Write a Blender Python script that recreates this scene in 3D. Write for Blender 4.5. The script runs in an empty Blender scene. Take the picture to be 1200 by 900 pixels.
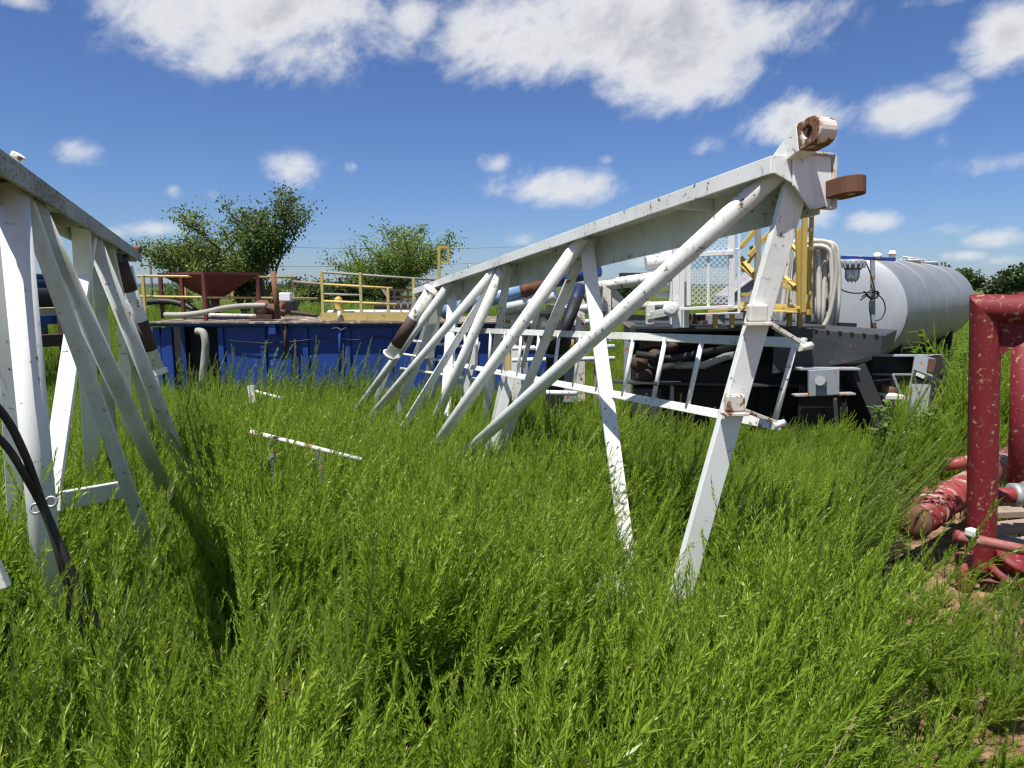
import bpy, math, random
from mathutils import Vector, Matrix, noise
R = math.radians
V = Vector
scene = bpy.context.scene
col = scene.collection

# ------------------------------------------------------------------ camera
EYE = V((0, 0, 1.9))
FPX = 800.0                         # focal length in photo pixels (1200 wide)
PITCH = math.atan(115 / 800)
cd = bpy.data.cameras.new('camera')
cam = bpy.data.objects.new('camera', cd)
col.objects.link(cam)
cam.location = EYE
cam.rotation_euler = (math.pi / 2 - PITCH, 0, 0)
cd.sensor_fit = 'HORIZONTAL'
cd.angle = 2 * math.atan(600 / FPX)
cd.clip_start = 0.05
cd.clip_end = 6000
scene.camera = cam

# ------------------------------------------------------------------ node helper
def nd(nt, typ, ins=None, **props):
    n = nt.nodes.new(typ)
    for k, v in props.items():
        setattr(n, k, v)
    for k, v in (ins or {}).items():
        s = n.inputs[k]
        if isinstance(v, bpy.types.NodeSocket):
            nt.links.new(v, s)
        else:
            s.default_value = v
    return n
def mth(nt, op, a, b=0.0, c=0.0, clamp=False):
    n = nd(nt, 'ShaderNodeMath', {0: a, 1: b, 2: c}, operation=op, use_clamp=clamp)
    return n.outputs[0]
def smooth(nt, x, a, b):
    n = nd(nt, 'ShaderNodeMapRange', {0: x, 1: a, 2: b, 3: 0.0, 4: 1.0}, interpolation_type='SMOOTHSTEP')
    return n.outputs[0]
def mixc(nt, f, a, b):
    n = nt.nodes.new('ShaderNodeMix'); n.data_type = 'RGBA'
    for k, v in ((0, f), (6, a), (7, b)):
        if isinstance(v, bpy.types.NodeSocket): nt.links.new(v, n.inputs[k])
        else: n.inputs[k].default_value = v if k == 0 else (v[0], v[1], v[2], 1)
    return n.outputs[2]
def nz(nt, vec, scale, detail=4, rough=.55, dist=0.0):
    return nd(nt, 'ShaderNodeTexNoise', {'Vector': vec, 'Scale': scale, 'Detail': detail, 'Roughness': rough, 'Distortion': dist}).outputs['Fac']

# ------------------------------------------------------------------ sky and sun
SUN = V((-0.22, -0.30, 0.93)).normalized()          # towards the sun
SUN_EL = math.asin(SUN.z)
SUN_AZ = math.atan2(SUN.x, SUN.y)
world = bpy.data.worlds.new('World'); scene.world = world
world.use_nodes = True
nt = world.node_tree; nt.nodes.clear()
sky = nd(nt, 'ShaderNodeTexSky', sky_type='NISHITA', sun_disc=False, sun_elevation=SUN_EL, sun_rotation=SUN_AZ,
         altitude=300, air_density=1.0, dust_density=0.35, ozone_density=2.2)
skyc = nt.nodes.new('ShaderNodeMix'); skyc.data_type = 'RGBA'; skyc.blend_type = 'MULTIPLY'; skyc.inputs[0].default_value = 1
nt.links.new(sky.outputs[0], skyc.inputs[6]); skyc.inputs[7].default_value = (.36, .455, .66, 1)      # deep clear-air blue
skybg = nd(nt, 'ShaderNodeBackground', {'Color': skyc.outputs[2], 'Strength': 0.108})
tc = nd(nt, 'ShaderNodeTexCoord')
dirv = nd(nt, 'ShaderNodeVectorMath', {0: tc.outputs['Generated']}, operation='NORMALIZE').outputs[0]
sx = nd(nt, 'ShaderNodeSeparateXYZ', {0: dirv})
az = mth(nt, 'ARCTAN2', sx.outputs[0], sx.outputs[1])
el = mth(nt, 'ARCSINE', sx.outputs[2])
def pix_dir(px, py):
    f = V((0, math.cos(PITCH), -math.sin(PITCH))); u = V((0, math.sin(PITCH), math.cos(PITCH)))
    d = (f + V((1, 0, 0)) * ((px - 600) / FPX) + u * ((450 - py) / FPX))
    return d
def azel(px, py):
    d = pix_dir(px, py).normalized()
    return math.atan2(d.x, d.y), math.asin(d.z)
# cloud banks: centre px, half sizes px, strength
CL = [(285, 0, 185, 92, 1.0), (205, 10, 90, 62, .85), (385, 10, 75, 60, .7), (485, 15, 38, 36, .75), (600, 40, 95, 70, 1.0), (760, 30, 150, 95, 1.1),
      (790, 85, 110, 56, 1.0), (900, 25, 110, 48, .75), (925, 140, 80, 36, .9), (830, 168, 34, 22, .55), (1065, 128, 75, 30, .7), (1110, 98, 40, 22, .45), (1180, 42, 60, 44, 1.0),
      (1165, 190, 85, 22, .6), (1110, 165, 28, 16, .4), (655, 222, 80, 32, .75), (580, 190, 24, 15, .55), (710, 186, 18, 9, .4), (342, 202, 42, 25, .72), (205, 224, 18, 14, .55), (248, 228, 16, 12, .5),
      (95, 178, 44, 22, .62), (175, 268, 60, 14, .5), (1030, 260, 48, 16, .6), (1110, 270, 50, 14, .55), (1165, 278, 48, 14, .6), (960, 255, 26, 22, .5), (620, 282, 44, 12, .5), (1185, 305, 40, 10, .5),
      (410, 196, 12, 9, .4), (30, 2, 40, 16, .6), (1100, 0, 50, 14, .55), (135, 272, 26, 12, .45), (750, 305, 60, 14, .4), (1130, 300, 40, 8, .45)]
ca_, sa_ = math.cos(R(24)), math.sin(R(24))
cvec = nd(nt, 'ShaderNodeCombineXYZ', {0: mth(nt, 'MULTIPLY', mth(nt, 'ADD', mth(nt, 'MULTIPLY', az, ca_), mth(nt, 'MULTIPLY', el, sa_)), .88),
     1: mth(nt, 'MULTIPLY', mth(nt, 'SUBTRACT', mth(nt, 'MULTIPLY', el, ca_), mth(nt, 'MULTIPLY', az, sa_)), 1.25), 2: 0.0}).outputs[0]
n1 = nz(nt, cvec, 7.0, 9, .62, .35)
n2 = nz(nt, nd(nt, 'ShaderNodeVectorMath', {0: cvec, 1: (3.1, 7.7, 2.0)}, operation='ADD').outputs[0], 17.0, 8, .62, .15)
fld = None
for (px, py, rx, ry, s) in CL:
    a0, e0 = azel(px, py); a1, _ = azel(px + rx, py); _, e1 = azel(px, py - ry)
    da = mth(nt, 'MULTIPLY', mth(nt, 'SUBTRACT', az, a0), 1 / abs(a1 - a0))
    de = mth(nt, 'MULTIPLY', mth(nt, 'SUBTRACT', el, e0), 1 / abs(e1 - e0))
    r2 = mth(nt, 'ADD', mth(nt, 'MULTIPLY', da, da), mth(nt, 'MULTIPLY', de, de))
    g = mth(nt, 'MULTIPLY', mth(nt, 'EXPONENT', mth(nt, 'MULTIPLY', r2, -1.0)), s)
    fld = g if fld is None else mth(nt, 'MAXIMUM', fld, g)
# the same fair-weather cloud goes on around the rest of the sky
out_az = smooth(nt, mth(nt, 'ABSOLUTE', az), .72, .95)
out_el = smooth(nt, el, .50, .66)
outm = mth(nt, 'MAXIMUM', out_az, out_el)
gen = nz(nt, dirv, 2.6, 4, .5)
gen = mth(nt, 'MULTIPLY', smooth(nt, gen, .50, .68), smooth(nt, el, .02, .12))
fld = mth(nt, 'MAXIMUM', fld, mth(nt, 'MULTIPLY', gen, outm))
wob = mth(nt, 'ADD', mth(nt, 'MULTIPLY', mth(nt, 'SUBTRACT', n1, .5), 1.75), mth(nt, 'MULTIPLY', mth(nt, 'SUBTRACT', n2, .5), .85))
den = mth(nt, 'ADD', fld, wob)
gate = smooth(nt, fld, .10, .32)
alpha = mth(nt, 'MULTIPLY', smooth(nt, den, .22, .88), gate)
# thick cores go grey, rims stay bright
core = smooth(nt, mth(nt, 'ADD', mth(nt, 'MULTIPLY', fld, .62), mth(nt, 'MULTIPLY', wob, .80)), .40, 1.0)
ccol = mixc(nt, core, (.78, .79, .81), (.40, .42, .46))
cloudbg = nd(nt, 'ShaderNodeBackground', {'Color': ccol, 'Strength': 0.70})
mx = nd(nt, 'ShaderNodeMixShader', {0: mth(nt, 'MULTIPLY', alpha, .96), 1: skybg.outputs[0], 2: cloudbg.outputs[0]})
nd(nt, 'ShaderNodeOutputWorld', {0: mx.outputs[0]})
try:
    world.cycles.sampling_method = 'MANUAL'; world.cycles.sample_map_resolution = 512
except Exception: pass

sl = bpy.data.lights.new('sun', 'SUN'); sl.energy = 5.0; sl.angle = R(.53); sl.color = (1, .955, .88)
so = bpy.data.objects.new('sun', sl); col.objects.link(so)
so.rotation_euler = (-SUN).to_track_quat('-Z', 'Y').to_euler()
so.location = (-10, -10, 30)
vs = scene.view_settings
vs.view_transform = 'Standard'; vs.look = 'None'; vs.gamma = 1; vs.exposure = 0.6; vs.use_curve_mapping = False
scene.render.engine = 'CYCLES'
scene.cycles.use_denoising = True; scene.cycles.denoiser = 'OPENIMAGEDENOISE'; scene.cycles.denoising_input_passes = 'RGB_ALBEDO_NORMAL'; scene.cycles.denoising_prefilter = 'ACCURATE'
scene.cycles.pixel_filter_type = 'BLACKMAN_HARRIS'; scene.cycles.filter_width = 1.3
scene.cycles.sample_clamp_indirect = 4.0
scene.cycles.use_adaptive_sampling = True; scene.cycles.adaptive_threshold = .02
scene.cycles.max_bounces = 6; scene.cycles.diffuse_bounces = 3; scene.cycles.glossy_bounces = 2; scene.cycles.transmission_bounces = 4
scene.cycles.transparent_max_bounces = 6
scene.cycles.caustics_reflective = False; scene.cycles.caustics_refractive = False

# ------------------------------------------------------------------ geometry helpers
def at(px, py, Y):
    d = pix_dir(px, py)
    return EYE + d * (Y / d.y)
def gz(x, y):
    if y < 3: z = 0.0
    elif y < 15: z = -.06 * (y - 3)
    else: z = -.72 - .10 * min(1, (y - 15) / 20)
    return z + .03 * noise.noise(V((x * .5, y * .5, 0)))
def onto(px, py):
    """point of the ground under a pixel"""
    d = pix_dir(px, py); y = 1.0
    while y < 200:
        p = EYE + d * (y / d.y)
        if p.z <= gz(p.x, p.y): return p
        y += .02
    return p

class MB:
    def __init__(s): s.v = []; s.f = []; s.sm = []
    def add(s, vs_, fs, smooth_=False):
        o = len(s.v); s.v += [V(p) for p in vs_]
        for i, f in enumerate(fs):
            s.f.append([o + k for k in f]); s.sm.append(smooth_ if isinstance(smooth_, bool) else smooth_[i])
        return s
    def bar(s, p0, p1, w, h=None, side=(1, 0, 0)):
        h = w if h is None else h
        p0 = V(p0); p1 = V(p1); d = (p1 - p0).normalized(); a = V(side); a = a - d * a.dot(d)
        if a.length < 1e-4: a = d.orthogonal()
        a.normalize(); n = d.cross(a)
        vs_ = []
        for p in (p0, p1):
            for i, j in ((-1, -1), (1, -1), (1, 1), (-1, 1)):
                vs_.append(p + a * (i * w / 2) + n * (j * h / 2))
        return s.add(vs_, [(0, 3, 2, 1), (4, 5, 6, 7), (0, 1, 5, 4), (1, 2, 6, 5), (2, 3, 7, 6), (3, 0, 4, 7)])
    def box(s, c, sz, rz=0):
        c = V(c); ca, sa = math.cos(rz), math.sin(rz)
        return s.bar(c - V((0, 0, sz[2] / 2)), c + V((0, 0, sz[2] / 2)), sz[0], sz[1], (ca, sa, 0))
    def tube(s, p0, p1, r, seg=16, r1=None, cap=True):
        return s.path([p0, p1], [r, r if r1 is None else r1], seg, cap)
    def path(s, pts, r, seg=10, cap=True):
        pts = [V(p) for p in pts]; n = len(pts)
        rr = r if isinstance(r, (list, tuple)) else [r] * n
        a = None; vs_ = []
        for i, p in enumerate(pts):
            d = (pts[min(i + 1, n - 1)] - pts[max(i - 1, 0)]).normalized()
            if a is None: a = d.orthogonal().normalized()
            a = (a - d * a.dot(d)).normalized(); b = d.cross(a)
            for k in range(seg):
                t = 2 * math.pi * k / seg
                vs_.append(p + (a * math.cos(t) + b * math.sin(t)) * rr[i])
        fs = []; sm = []
        for i in range(n - 1):
            for k in range(seg):
                k2 = (k + 1) % seg
                fs.append((i * seg + k, i * seg + k2, (i + 1) * seg + k2, (i + 1) * seg + k)); sm.append(True)
        if cap:
            fs.append(tuple(range(seg - 1, -1, -1))); sm.append(False)
            fs.append(tuple((n - 1) * seg + k for k in range(seg))); sm.append(False)
        return s.add(vs_, fs, sm)
    def mitre(s, p0, p1, p2, r, seg=28):
        p0, p1, p2 = V(p0), V(p1), V(p2); d1 = (p1 - p0).normalized(); d2 = (p2 - p1).normalized(); nn = (d1 + d2).normalized()
        a = d1.orthogonal().normalized(); b = d1.cross(a); L2 = (p2 - p1).length; r0 = []; r1 = []; r2 = []
        for k in range(seg):
            t = 2 * math.pi * k / seg; o = (a * math.cos(t) + b * math.sin(t)) * r; q = p0 + o
            c = q + d1 * ((p1 - q).dot(nn) / d1.dot(nn)); r0.append(q); r1.append(c); r2.append(c + d2 * ((p2 - c).dot(d2)))
        fs_ = []
        for j in (0, 1):
            for k in range(seg): fs_.append((j * seg + k, j * seg + (k + 1) % seg, (j + 1) * seg + (k + 1) % seg, (j + 1) * seg + k))
        # split at the mitre so it shades as a crease
        vs2 = r0 + r1 + r1 + r2
        fs_ = [(k, (k + 1) % seg, seg + (k + 1) % seg, seg + k) for k in range(seg)] + [(2 * seg + k, 2 * seg + (k + 1) % seg, 3 * seg + (k + 1) % seg, 3 * seg + k) for k in range(seg)]
        return s.add(vs2, fs_, True)
    def prism(s, outline, ext):
        ext = V(ext); n = len(outline); vs_ = [V(p) for p in outline] + [V(p) + ext for p in outline]
        fs = [tuple(range(n - 1, -1, -1)), tuple(range(n, 2 * n))] + [(i, (i + 1) % n, n + (i + 1) % n, n + i) for i in range(n)]
        return s.add(vs_, fs)
    def plate_hole(s, poly, hole_c, hole_r, ax, ay, org, ext, seg=28):
        """convex 2-D outline with a round hole, extruded"""
        ax = V(ax); ay = V(ay); org = V(org); ext = V(ext); O = []; I = []
        hx, hy = hole_c
        for k in range(seg):
            t = 2 * math.pi * k / seg; c, sn = math.cos(t), math.sin(t); best = 9
            for i in range(len(poly)):
                x0, y0 = poly[i]; x1, y1 = poly[(i + 1) % len(poly)]
                ex, ey = x1 - x0, y1 - y0; den_ = c * ey - sn * ex
                if abs(den_) < 1e-9: continue
                tt = ((x0 - hx) * ey - (y0 - hy) * ex) / den_; uu = ((x0 - hx) * sn - (y0 - hy) * c) / den_
                if tt > 0 and -1e-6 <= uu <= 1 + 1e-6: best = min(best, tt)
            O.append(org + ax * (hx + c * best) + ay * (hy + sn * best)); I.append(org + ax * (hx + c * hole_r) + ay * (hy + sn * hole_r))
        vs_ = O + I + [p + ext for p in O] + [p + ext for p in I]; fs = []
        for k in range(seg):
            j = (k + 1) % seg
            fs += [(k, seg + k, seg + j, j), (2 * seg + k, 2 * seg + j, 3 * seg + j, 3 * seg + k),
                   (k, j, 2 * seg + j, 2 * seg + k), (seg + k, 3 * seg + k, 3 * seg + j, seg + j)]
        return s.add(vs_, fs)
    def ring(s, c, axis, R0, r, seg=20, sg2=8, squash=1):
        axis = V(axis).normalized(); a = axis.orthogonal().normalized(); b = axis.cross(a); c = V(c)
        vs_ = []; fs = []
        for i in range(seg):
            t = 2 * math.pi * i / seg; d = a * math.cos(t) + b * math.sin(t)
            for k in range(sg2):
                q = 2 * math.pi * k / sg2; vs_.append(c + d * (R0 + r * math.cos(q)) + axis * (r * squash * math.sin(q)))
        for i in range(seg):
            for k in range(sg2):
                fs.append((i * sg2 + k, ((i + 1) % seg) * sg2 + k, ((i + 1) % seg) * sg2 + (k + 1) % sg2, i * sg2 + (k + 1) % sg2))
        return s.add(vs_, fs, True)
    def lathe(s, c, axis, prof, seg=32):
        """prof: list of (distance along axis, radius)"""
        axis = V(axis).normalized(); a = axis.orthogonal().normalized(); b = axis.cross(a); c = V(c)
        vs_ = []; fs = []
        for (h, r) in prof:
            for k in range(seg):
                t = 2 * math.pi * k / seg; vs_.append(c + axis * h + (a * math.cos(t) + b * math.sin(t)) * max(r, 1e-4))
        for i in range(len(prof) - 1):
            for k in range(seg):
                fs.append((i * seg + k, i * seg + (k + 1) % seg, (i + 1) * seg + (k + 1) % seg, (i + 1) * seg + k))
        return s.add(vs_, fs, True)
    def build(s, name, mat, parent=None, bevel=0, kind=None):
        o0 = parent_world(parent)
        me = bpy.data.meshes.new(name)
        org = o0
        me.from_pydata([tuple(p - org) for p in s.v], [], s.f)
        me.polygons.foreach_set('use_smooth', s.sm)
        me.materials.append(mat); me.update()
        o = bpy.data.objects.new(name, me); col.objects.link(o)
        if parent is not None: o.parent = parent
        if bevel:
            m = o.modifiers.new('bevel', 'BEVEL'); m.width = bevel; m.segments = 2; m.limit_method = 'ANGLE'; m.angle_limit = R(40)
        if kind: o['kind'] = kind
        return o
def parent_world(p):
    w = V((0, 0, 0))
    while p is not None:
        w += p.location; p = p.parent
    return w
def tag(o, label=None, cat=None, group=None, kind=None):
    if label: o['label'] = label
    if cat: o['category'] = cat
    if group: o['group'] = group
    if kind: o['kind'] = kind
    return o
def thing(name, loc, label, cat, group=None):
    o = bpy.data.objects.new(name, None); col.objects.link(o); o.location = loc; o.empty_display_size = .2
    return tag(o, label, cat, group)

# ------------------------------------------------------------------ materials
def new_mat(name):
    m = bpy.data.materials.new(name); m.use_nodes = True; n = m.node_tree; n.nodes.clear()
    return m, n
def finish(n, bsdf):
    nd(n, 'ShaderNodeOutputMaterial', {0: bsdf})
def paint(name, base, rough=.5, chips=.3, chipcol=(.10, .035, .014), chip2=None, dirt=(.22, .21, .16), dirtamt=.35, metal=0, spec=.4, cscale=11, bump=.12, streak=.3, off=0.0):
    """worn paint: chips down to rust, drip streaks, grime in patches"""
    m, n = new_mat(name)
    t = nd(n, 'ShaderNodeTexCoord').outputs['Object']
    t = nd(n, 'ShaderNodeVectorMath', {0: t, 1: (off * 3.1, off * 1.7, off * 2.3)}, operation='ADD').outputs[0]
    big = nz(n, t, 1.7, 5, .6); mid = nz(n, t, cscale, 6, .62, .3); fine = nz(n, t, 60, 3, .6)
    st = nd(n, 'ShaderNodeMapping', {0: t, 3: (16, 16, 1.3)}).outputs[0]
    stn = nz(n, st, 1.0, 5, .6)
    c = mixc(n, mth(n, 'MULTIPLY', smooth(n, big, .42, .72), dirtamt), base, dirt)
    c = mixc(n, mth(n, 'MULTIPLY', smooth(n, stn, .55, .78), streak), c, dirt)
    dr_ = nz(n, nd(n, 'ShaderNodeMapping', {0: t, 1: (4, 2, 7), 3: (30, 30, 1.6)}).outputs[0], 1.0, 3, .5)
    c = mixc(n, mth(n, 'MULTIPLY', mth(n, 'MULTIPLY', smooth(n, dr_, .62, .74), smooth(n, big, .45, .62)), .45 if chips > .5 else .15), c, tuple(min(1, x * 1.6) for x in chipcol))
    c = mixc(n, mth(n, 'MULTIPLY', smooth(n, fine, .5, .75), .12), c, tuple(x * .6 for x in base))
    lvl = .74 - .22 * chips
    msk = smooth(n, mth(n, 'ADD', mth(n, 'MULTIPLY', mid, .75), mth(n, 'MULTIPLY', big, .25)), lvl, lvl + .015)
    halo = smooth(n, mth(n, 'ADD', mth(n, 'MULTIPLY', mid, .75), mth(n, 'MULTIPLY', big, .25)), lvl - .06, lvl + .02)
    rc = mixc(n, smooth(n, fine, .35, .65), chipcol, chip2 or tuple(min(1, x * 2.6) for x in chipcol))
    c = mixc(n, mth(n, 'MULTIPLY', halo, .28), c, rc)
    c = mixc(n, msk, c, rc)
    rg = mth(n, 'ADD', rough, mth(n, 'MULTIPLY', msk, .3), clamp=True)
    bp = nd(n, 'ShaderNodeBump', {'Strength': bump, 'Distance': .01, 'Height': mth(n, 'SUBTRACT', mth(n, 'MULTIPLY', big, .6), mth(n, 'MULTIPLY', msk, .3))})
    b = nd(n, 'ShaderNodeBsdfPrincipled', {'Base Color': c, 'Roughness': rg, 'Metallic': metal, 'Specular IOR Level': spec, 'Normal': bp.outputs[0]})
    finish(n, b.outputs[0]); return m
M = {}
M['white'] = paint('white_paint', (.74, .75, .73), .45, .56, chipcol=(.07, .04, .028), cscale=23, dirtamt=.38, dirt=(.50, .49, .42), streak=.32)
M['white_old'] = paint('white_paint_weathered', (.60, .62, .60), .55, .55, cscale=20, dirtamt=.6, dirt=(.30, .31, .22), streak=.5, off=2)
M['white_rusty'] = paint('white_paint_rusty', (.70, .69, .64), .55, .75, chipcol=(.11, .050, .028), cscale=15, dirtamt=.4, dirt=(.40, .36, .27), off=4)
M['white_mold'] = paint('white_paint_mould', (.52, .55, .50), .6, .25, dirtamt=.8, dirt=(.20, .22, .12), streak=.6, off=7)
M['fascia_mold'] = paint('white_paint_lichen', (.37, .38, .34), .65, .85, chipcol=(.10, .09, .07), cscale=55, dirtamt=.7, dirt=(.22, .22, .16), off=9)
M['rust'] = paint('rust', (.125, .058, .034), .85, .4, chipcol=(.09, .03, .015), dirtamt=.5, dirt=(.25, .12, .06), bump=.4)
M['rust_brown'] = paint('rust_brown_paint', (.062, .036, .028), .7, .35, chipcol=(.13, .07, .045), dirtamt=.4, dirt=(.06, .03, .02), off=3)
M['lug'] = paint('lug_paint_rusted', (.62, .58, .52), .65, 1.05, chipcol=(.085, .04, .024), dirtamt=.6, dirt=(.25, .13, .08), cscale=13, bump=.3)
M['blue'] = paint('blue_paint', (.017, .052, .25), .42, .3, chipcol=(.05, .03, .03), dirtamt=.6, dirt=(.014, .040, .18), streak=.45, spec=.5)
M['blue_dark'] = paint('navy_paint', (.012, .02, .07), .45, .3, dirtamt=.5, dirt=(.03, .03, .035))
M['blue_light'] = paint('pale_blue_steel', (.20, .36, .66), .3, .2, dirtamt=.3, dirt=(.4, .45, .5), metal=.2)
M['yellow'] = paint('yellow_paint', (.47, .34, .075), .5, .45, chipcol=(.14, .07, .025), dirtamt=.5, dirt=(.42, .30, .10))
M['yellow_old'] = paint('pale_yellow_paint', (.52, .40, .13), .55, .6, chipcol=(.16, .08, .04), dirtamt=.6, dirt=(.45, .38, .22), off=5)
M['maroon'] = paint('maroon_primer', (.125, .030, .026), .6, .3, chipcol=(.08, .02, .015), dirtamt=.5, dirt=(.17, .05, .035))
M['red'] = paint('red_paint_peeling', (.165, .012, .018), .62, .72, chipcol=(.42, .30, .10), chip2=(.30, .22, .14), cscale=30, dirtamt=.5, dirt=(.11, .014, .016), bump=.25)
M['red_worn'] = paint('red_paint_faded', (.23, .030, .032), .5, .85, chipcol=(.42, .36, .30), chip2=(.20, .09, .05), cscale=9, dirtamt=.6, dirt=(.26, .08, .06), off=1)
M['rod'] = paint('rod_red_white_wear', (.26, .085, .075), .6, 1.0, chipcol=(.55, .50, .45), chip2=(.34, .24, .19), cscale=8, dirtamt=.5, dirt=(.40, .34, .29))
M['deck'] = paint('muddy_deck_plate', (.17, .13, .10), .8, .8, chipcol=(.30, .26, .20), cscale=6, dirtamt=.8, dirt=(.09, .065, .05))
M['grey'] = paint('grey_paint', (.040, .046, .048), .5, .5, chipcol=(.13, .07, .045), dirtamt=.5, dirt=(.07, .075, .075), streak=.5)
M['grey_light'] = paint('light_grey_paint', (.27, .305, .34), .55, .75, chipcol=(.22, .08, .03), dirtamt=.4, dirt=(.28, .30, .31), off=6)
M['black'] = paint('black_grease', (.018, .018, .019), .6, .3, chipcol=(.05, .03, .02), dirtamt=.4, dirt=(.04, .036, .03))
M['tank'] = paint('aluminium_paint', (.27, .285, .29), .48, .12, chipcol=(.35, .33, .30), dirtamt=.45, dirt=(.40, .41, .40), metal=.35, streak=.6, bump=.05)
M['tank_head'] = paint('tank_end_lit_paint', (.37, .39, .42), .45, .12, chipcol=(.40, .38, .36), dirtamt=.3, dirt=(.50, .53, .57), metal=.1, bump=.05)  # end painted paler than the shell so it looks lit
M['hose_white'] = paint('dirty_white_hose', (.60, .57, .50), .6, .3, chipcol=(.30, .24, .17), dirtamt=.7, dirt=(.36, .31, .23))
M['hose_grey'] = paint('grey_hose', (.33, .32, .28), .7, .3, dirtamt=.6, dirt=(.22, .20, .16))
M['rubber'] = paint('black_rubber', (.022, .021, .020), .55, .25, chipcol=(.06, .055, .05), dirtamt=.4, dirt=(.05, .045, .04))
M['steel'] = paint('galvanised_steel', (.42, .43, .43), .4, .3, metal=.5, dirtamt=.4, dirt=(.3, .29, .26))
M['teal'] = paint('teal_pipe', (.09, .16, .15), .6, .4, dirtamt=.6, dirt=(.11, .10, .07))
M['wood'] = paint('weathered_wood', (.30, .23, .17), .85, .3, chipcol=(.14, .10, .07), dirtamt=.6, dirt=(.18, .15, .12), bump=.4)
M['galv_rail'] = paint('bare_pipe', (.30, .28, .24), .6, .5, dirtamt=.5, dirt=(.20, .17, .13))
m, n = new_mat('lamp_glass')
finish(n, nd(n, 'ShaderNodeBsdfPrincipled', {'Base Color': (.75, .78, .8, 1), 'Roughness': .12, 'Transmission Weight': .35, 'IOR': 1.45}).outputs[0]); M['glass'] = m
m, n = new_mat('white_enamel')
finish(n, nd(n, 'ShaderNodeBsdfPrincipled', {'Base Color': (.8, .8, .8, 1), 'Roughness': .3}).outputs[0]); M['enamel'] = m

def leafmat(name, dark, light, tip, trans=.45, rough=.5, use_attr=True):
    m, n = new_mat(name)
    oi = nd(n, 'ShaderNodeObjectInfo').outputs['Random']
    a = nd(n, 'ShaderNodeAttribute', attribute_name='tint').outputs['Fac']
    pos = nd(n, 'ShaderNodeNewGeometry').outputs['Position']
    pn = nz(n, pos, .9, 3, .6)
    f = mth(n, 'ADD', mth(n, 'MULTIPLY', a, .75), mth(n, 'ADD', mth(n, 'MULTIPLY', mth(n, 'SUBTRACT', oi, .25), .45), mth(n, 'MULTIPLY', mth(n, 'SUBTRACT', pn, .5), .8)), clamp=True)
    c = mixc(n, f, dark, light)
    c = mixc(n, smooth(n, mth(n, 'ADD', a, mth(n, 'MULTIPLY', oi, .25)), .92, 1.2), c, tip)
    b = nd(n, 'ShaderNodeBsdfPrincipled', {'Base Color': c, 'Roughness': rough, 'Specular IOR Level': .35})
    tr = nd(n, 'ShaderNodeBsdfTranslucent', {'Color': mixc(n, .35, c, (.30, .40, .02))})
    finish(n, nd(n, 'ShaderNodeMixShader', {0: trans, 1: b.outputs[0], 2: tr.outputs[0]}).outputs[0])
    return m
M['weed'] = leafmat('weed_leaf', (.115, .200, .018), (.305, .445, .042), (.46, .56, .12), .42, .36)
M['weed_stalk'] = leafmat('weed_stalk_leaf', (.09, .165, .026), (.20, .29, .05), (.33, .40, .13), .34, .36)
M['pale_leaf'] = leafmat('pale_broad_leaf', (.10, .17, .045), (.19, .27, .08), (.24, .32, .12), .35)
M['bush_leaf'] = leafmat('bush_leaf', (.07, .15, .015), (.14, .27, .025), (.22, .36, .04))
M['blade'] = leafmat('grass_blade', (.10, .17, .03), (.17, .25, .05), (.24, .30, .09))
M['tree_a'] = leafmat('tree_leaf_olive', (.070, .110, .026), (.19, .25, .06), (.24, .29, .09), .3)
M['tree_b'] = leafmat('tree_leaf_dark', (.050, .088, .026), (.14, .195, .052), (.18, .23, .07), .3)
M['tree_c'] = leafmat('tree_leaf_feathery', (.085, .15, .032), (.21, .29, .065), (.25, .33, .09), .35)
M['tree_d'] = leafmat('cedar_leaf', (.022, .042, .016), (.060, .092, .030), (.08, .11, .035), .15)
m, n = new_mat('bark'); t = nd(n, 'ShaderNodeTexCoord').outputs['Object']
finish(n, nd(n, 'ShaderNodeBsdfPrincipled', {'Base Color': mixc(n, nz(n, t, 7, 5), (.05, .04, .03), (.16, .13, .10)), 'Roughness': .9}).outputs[0]); M['bark'] = m
m, n = new_mat('dead_stem'); t = nd(n, 'ShaderNodeTexCoord').outputs['Object']
finish(n, nd(n, 'ShaderNodeBsdfPrincipled', {'Base Color': mixc(n, nz(n, t, 9, 3), (.22, .16, .09), (.40, .33, .22)), 'Roughness': .9}).outputs[0]); M['dead'] = m
m, n = new_mat('ground_soil')
t = nd(n, 'ShaderNodeNewGeometry').outputs['Position']
a_ = nz(n, t, .35, 6, .6); b_ = nz(n, t, 6, 8, .65); c_ = nz(n, t, 45, 4, .6)
soil = mixc(n, smooth(n, b_, .35, .68), (.13, .078, .042), (.30, .20, .115))
grs = mixc(n, smooth(n, b_, .3, .7), (.045, .075, .016), (.10, .13, .035))
sp_ = nd(n, 'ShaderNodeSeparateXYZ', {0: t}); yy = sp_.outputs[1]
gap_shade = mixc(n, smooth(n, b_, .35, .68), (.030, .027, .014), (.085, .072, .034))        # weed-gap shade painted into the litter colour, bare clay on the right
side_ = mth(n, 'SUBTRACT', sp_.outputs[0], mth(n, 'MULTIPLY', yy, .60))
soil = mixc(n, smooth(n, mth(n, 'ADD', side_, mth(n, 'MULTIPLY', mth(n, 'SUBTRACT', b_, .5), .8)), -.05, .15), gap_shade, soil)
gm = mth(n, 'MULTIPLY', smooth(n, yy, 14, 24), smooth(n, a_, .30, .5))
cc = mixc(n, gm, soil, grs)
bp = nd(n, 'ShaderNodeBump', {'Strength': .7, 'Distance': .03, 'Height': mth(n, 'ADD', b_, mth(n, 'MULTIPLY', c_, .4))})
finish(n, nd(n, 'ShaderNodeBsdfPrincipled', {'Base Color': cc, 'Roughness': .95, 'Specular IOR Level': .1, 'Normal': bp.outputs[0]}).outputs[0]); M['soil'] = m
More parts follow.
